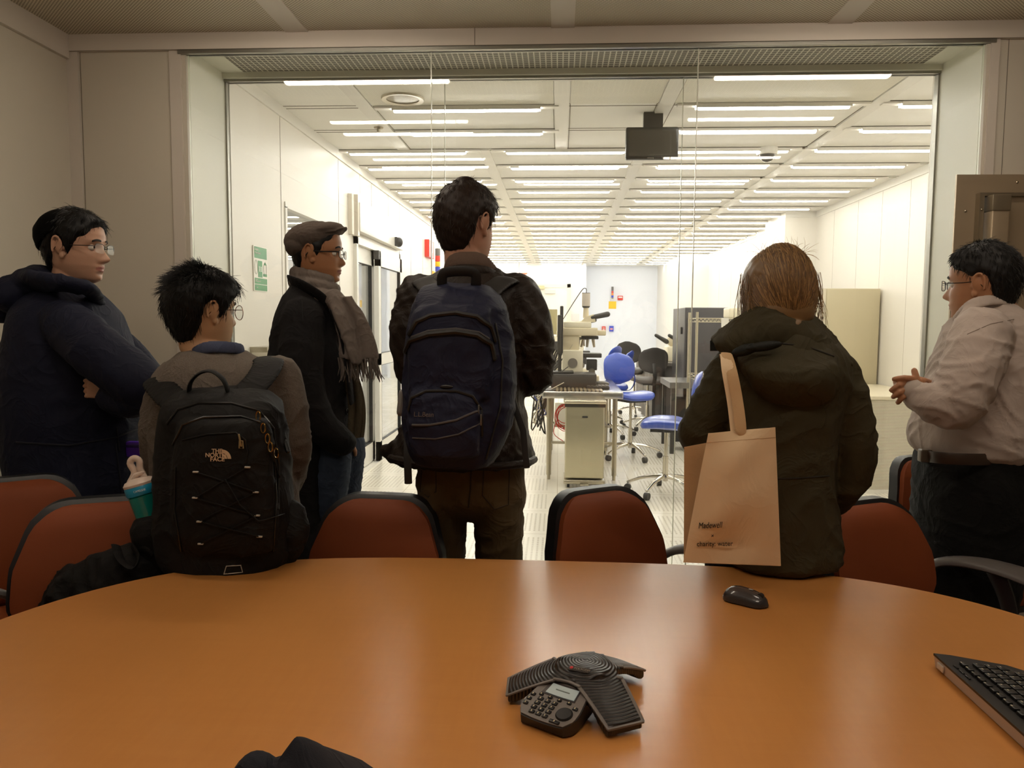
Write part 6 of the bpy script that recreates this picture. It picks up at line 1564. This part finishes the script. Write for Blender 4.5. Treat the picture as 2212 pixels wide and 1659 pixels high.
def tote():
    Y = 1.80; c0 = P(1580, 1080, Y)
    t = thing('tote_bag', 'natural canvas tote bag with printed words on the left shoulder of the woman', 'tote bag', tuple(c0))
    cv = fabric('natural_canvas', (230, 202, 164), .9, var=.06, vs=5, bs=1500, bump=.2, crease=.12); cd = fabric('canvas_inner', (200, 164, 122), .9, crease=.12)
    def quad(u, v, q): 
        (a, b_, c, d) = q; x = (a[0]*(1-v)+b_[0]*v)*(1-u)+(d[0]*(1-v)+c[0]*v)*u; y = (a[1]*(1-v)+b_[1]*v)*(1-u)+(d[1]*(1-v)+c[1]*v)*u; return x, y
    qf = ((1530, 936), (1674, 923), (1686, 1222), (1476, 1214))
    def ff(u, v):
        x, y = quad(u, v, qf); x += -22*math.sin(u*PI*.5)**2*(1-v)*0
        if v < .5: x += (-16*math.sin(min(1, u/.6)*PI/2)*(1-2*v)*(1-u) if False else 0)
        puff = .030*math.sin(v*PI)**.7*math.sin(min(1, u*1.15)*PI*.93)**.8
        w_ = .0035*math.sin(v*9+u*3)*math.sin(u*PI)+.003*math.sin(u*14+v*5)*math.sin(v*PI)
        return P(x, y, Y-.006-puff+w_)
    qb = ((1478, 966), (1662, 930), (1684, 1220), (1477, 1212))
    def fb(u, v):
        x, y = quad(u, v, qb); return P(x, y, Y+.030-.02*u-.02*math.sin(u*PI)*0+.004*math.sin(v*8+u*4))
    fr = B().grid(ff, 40, 34, .0022).obj('front_panel', cv, t, world=True)
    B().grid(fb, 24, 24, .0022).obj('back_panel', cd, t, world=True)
    B().grid(lambda u, v: Vector(ff(u, 1)).lerp(fb(u, 1), v), 30, 4, .002).obj('gusset', cv, t, world=True)
    B().grid(lambda u, v: Vector(ff(1, u)).lerp(fb(1, u), v), 30, 4, .002).obj('bottom', cv, t, world=True)
    B().grid(lambda u, v: ff(.012+u*.06, v)+Vector((0, -.0016, 0)), 3, 30, .0012).obj('hem', cv, t, world=True)
    def strap(a, m, w_=.028, up=(0, -1, 0)): B().tube(a, [(.0022, w_/2)]*len(a), 8, smooth=5, up=up, rnd=False).obj('shoulder_strap', m, t, world=True)
    strap([P(1592, 938, Y-.004), P(1584, 870, Y+.02), P(1572, 800, Y+.04), P(1569, 772, Y+.10), P(1566, 768, Y+.18), P(1568, 790, Y+.34)], cv)
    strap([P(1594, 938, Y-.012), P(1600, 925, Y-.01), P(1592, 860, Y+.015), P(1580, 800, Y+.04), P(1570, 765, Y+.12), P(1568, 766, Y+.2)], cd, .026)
    upd(); pk = mat('black_ink', (22, 18, 16), .7)
    deco_text(fr, 'Madewell', 1509, 1141, 13.5, pk, t, ang=.06, sx=.72, shear=.35, dist=.003, bold=.001)
    deco_text(fr, 'x', 1536, 1158, 8, pk, t, dist=.003)
    deco_text(fr, 'charity: water', 1505, 1179, 11.5, pk, t, ang=.03, sx=.86, dist=.003)
tote()

# ---------------------------------------------------------------- man in grey shirt
def shirt_man():
    Y = 2.6; bx = P(2105, 900, Y).x
    t = thing('person', 'man in grey shirt and black trousers with glasses, hands clasped, facing the glass', 'person', (bx, Y, 0))
    M_ = HM(2120, 615, Y, 47, 1.02); base = P(2140, 690, Y)
    b = B(); add_head(b, M_, fat=.08); neck(b, M_, base, .064); 
    sh = [P(2110, 725, Y-.17), P(2150, 725, Y+.17)]; el = [P(2065, 880, Y-.21), P(2120, 880, Y+.2)]; ha = [P(1984, 846, Y-.20), P(2000, 838, Y-.02)]
    bodycore(b, base, P(2105, 960, Y), sh, el, ha, 1.15)
    def fg(pts, r=.0092): b.tube(tp(pts, Y), [r]+[r*(1-.07*i) for i in range(1, len(pts))], 10, smooth=2)
    b.tube(tp([(2000, 850, -.195), (1984, 848, -.20), (1966, 842, -.205), (1950, 837, -.205)], Y), [(.020, .024), (.018, .028), (.015, .036), (.012, .036)], 16, up=(0, -1, 0), smooth=3)
    b.tube(tp([(2006, 838, -.08), (1985, 836, -.13), (1960, 836, -.165)], Y), [(.020, .026), (.015, .034), (.012, .034)], 14, up=(0, -1, 0), smooth=3)
    fg([(2000, 828, -.16), (1976, 819, -.212), (1952, 816, -.222), (1932, 819, -.216)], .0100)
    for p in ([(1960, 826, -.205), (1941, 832, -.222), (1926, 843, -.212)], [(1962, 838, -.21), (1943, 847, -.224), (1930, 857, -.212)], [(1966, 848, -.21), (1950, 858, -.220), (1940, 869, -.208)]): fg(p, .0094)
    for i in range(4): fg([(1958, 824+8*i, -.20), (1940, 823+9.5*i, -.196), (1934, 826+9.5*i, -.17), (1944, 828+9*i, -.15)], .0090)
    fg([(1988, 838, -.205), (1980, 818, -.212), (1975, 801, -.205)], .0112); fg([(2004, 832, -.15), (1996, 822, -.19), (1986, 824, -.208)], .0105)
    fuse(b, 'body', skin('skin_olive', (184, 130, 94), (156, 96, 80)), .003, t, smooth=3, matfn=lipfn(M_)); eyes(M_, t)
    HS = [(0, .080), (30, .072), (46, .045), (60, .038), (72, .030), (84, .012), (92, .022), (104, .020), (116, -.035), (140, -.080), (180, -.090)]
    hair('hair', M_, t, mat('wavy_black_hair', (16, 12, 10), .55, spec=.3), HS, (.006, .012, .017, .016), 4200, .022, .35, 15, wob=.0009, rad=.0007)
    glasses(M_, t, mat('wire_frame_black', (30, 26, 26), .3, .5), 'rect', r=.0012, temple=.0013)
    gs = fabric('grey_shirt_cotton', (184, 170, 160), .85, var=.06, vs=3, bs=900, bump=.15, crease=.2)
    b = B(); rows(b, Y, [(655, 2096, 2184, .078, 0), (672, 2078, 2200, .12, 0), (705, 2060, 2216, .17, 0), (760, 2040, 2226, .20, 0), (830, 2016, 2232, .215, 0), (900, 1992, 2232, .225, 0), (945, 1980, 2228, .228, 0), (968, 1984, 2214, .222, 0), (980, 1996, 2204, .205, 0)])
    b.tube(tp([(2120, 722, -.15), (2100, 790, -.22), (2068, 868, -.25), (2052, 882, -.25)], Y), [.086, .086, .078, .062], 18, smooth=3); b.tube(tp([(2058, 876, -.25), (2010, 868, -.24), (1976, 850, -.205)], Y), [.068, .058, .036], 16, smooth=3)
    b.tube(tp([(2150, 722, .15), (2140, 800, .22), (2110, 870, .22)], Y), [.085, .08, .07], 16, smooth=3); b.tube(tp([(2110, 870, .22), (2050, 860, .08), (2004, 842, -.05)], Y), [.07, .055, .038], 14, smooth=3)
    sh_ = fuse(b, 'shirt', gs, .007, t, smooth=4, disp=lambda co: folds(.0075, 4, 4, 7, 91)(co)); upd()
    b = B(); b.tube(tp([(2066, 694, -.06), (2098, 660, -.10), (2140, 648, -.095), (2180, 652, -.05), (2188, 656, .04), (2150, 655, .09), (2100, 665, .06)], Y), [(.022, .008)]*7, 12, smooth=4, up=(0, 0, 1)); b.tube(tp([(2098, 660, -.10), (2078, 690, -.13), (2056, 712, -.14)], Y), [(.006, .02), (.006, .022), (.004, .01)], 10, smooth=3)
    fuse(b, 'shirt_collar', gs, .004, t, smooth=3)
    b = B(); b.tube(tp([(1984, 862, -.195), (1968, 842, -.205)], Y), [(.036, .04), (.035, .038)], 20, up=(0, 1, 0)); b.obj('cuff', mat('cuff_grey', (190, 178, 168), .8), t, world=True)
    sm = mat('shirt_seam', (134, 120, 110), .8)
    deco(sh_, [(2090, 722), (2140, 700), (2190, 690)], .0012, sm, 'seam', t)
    bt = fabric('black_trousers_cloth', (17, 17, 16), .85, vs=3)
    b = B(); rows(b, Y, [(972, 1998, 2204, .20, 0), (1000, 1992, 2206, .21, 0), (1060, 1988, 2206, .215, 0), (1130, 1982, 2202, .205, 0), (1220, 1976, 2190, .19, 0), (1300, 1980, 2178, .165, 0), (1360, 1995, 2165, .12, 0)])
    for x0, x1, dy in ((2050, 2045, -.10), (2128, 2130, .09)):
        b.tube(tp([(x0, 1200, dy*.7), (x1, 1300, dy), (x1+4, 1400, dy), (x1+6, 1530, dy)], Y), [(.085, .08), (.095, .088), (.08, .075), (.07, .068)], 20, smooth=3)
    tr = fuse(b, 'trousers', bt, .008, t, smooth=4, disp=folds(.005, 5, 5, 5, 95)); upd()
    b = B(); b.tube(tp([(2200, 985, -.06), (2150, 992, -.19), (2080, 992, -.215), (2020, 988, -.17), (1996, 984, -.08), (1990, 982, .02)], Y), [(.003, .018)]*6, 8, smooth=4, up=(0, -1, 0)); b.obj('belt', mat('brown_belt', (58, 42, 32), .4), t, world=True)
    B().rbox(P(1998, 984, Y-.12), (.035, .03, .04), .005).obj('belt_pouch', mat('grey_pouch', (96, 84, 70), .4), t, world=True)
    B().rbox(P(2208, 1000, Y-.02), (.012, .04, .035), .004).obj('phone_holster', mat('holster_black', (16, 16, 16), .5), t, world=True)
    shoes(t, [(P(2050, 1500, Y).x, Y-.10, 75), (P(2132, 1500, Y).x, Y+.09, 62)])
shirt_man()

# ---------------------------------------------------------------- black bag on the chair, jacket on the table
def soft_things():
    Y = 1.93; c = P(235, 1250, Y)
    bk = fabric('black_bag_cloth', (21, 19, 18), .8, vs=10, bs=700)
    t = thing('shoulder_bag', 'crumpled black fabric bag lying on the rust chair at the table left end', 'bag', (c.x, Y, .49))
    b = B(); rows(b, Y, [(1182, 240, 292, .02, 0), (1200, 195, 330, .045, 0), (1225, 150, 352, .06, 0), (1260, 110, 368, .075, 0), (1320, 90, 380, .085, 0), (1425, 95, 375, .085, 0)], e=2.0)
    o = fuse(b, 'bag_body', bk, .006, t, smooth=3, disp=folds(.012, 6, 6, 8, 101)); upd()
    b = B(); b.tube(tp([(250, 1178, -.03), (262, 1210, -.07), (288, 1228, -.08), (300, 1205, -.06), (285, 1180, -.03)], Y), [(.013, .003)]*5, 8, smooth=4, up=(0, -1, 0)).tube(tp([(292, 1184, -.02), (312, 1186, -.03), (328, 1200, -.03)], Y), [(.004, .010)]*3, 8, smooth=3, up=(0, -1, 0)).obj('bag_strap', bk, t, world=True)
    nv = fabric('navy_jacket_cloth', (24, 24, 34), .75, vs=10, bs=600)
    pk = P(640, 1600, .98); hm = P(565, 1650, .98)
    t = thing('folded_jacket', 'dark navy jacket bunched up on the near edge of the table', 'jacket', (pk.x, .86, TZ))
    def zf(x, y):
        pk_x = pk.x*.86; d = (((x-pk_x)/.17)**2+((y-.72)/.20)**2)
        base = .045*max(0, 1-d)**.5
        r = math.hypot((x-pk_x)*1.0, (y-.84)*.5); peak = (HC-(HC-pk.z)*.84/.98-TZ)*max(0, 1-r/.105)**.95
        r2 = math.hypot((x-hm.x*.86), (y-.82)*.6); hump = (HC-(HC-hm.z)*.82/.98-TZ+.006)*max(0, 1-(r2/.05)**2)**.6
        return TZ+.004+max(base, peak, hump)+.004*math.sin(x*60)*math.sin(y*44+1)*(base > 0)
    b = B(); b.grid(lambda u, v: ((lambda a, r: (pk.x*.88+r*.22*math.cos(a), .76+r*.26*math.sin(a)))(v*2*PI, u)+(0,))[:2]+(zf(*((lambda a, r: (pk.x*.88+r*.22*math.cos(a), .76+r*.26*math.sin(a)))(v*2*PI, u))),), 36, 72, 0)
    b.obj('jacket_cloth', nv, t, world=True)
soft_things()
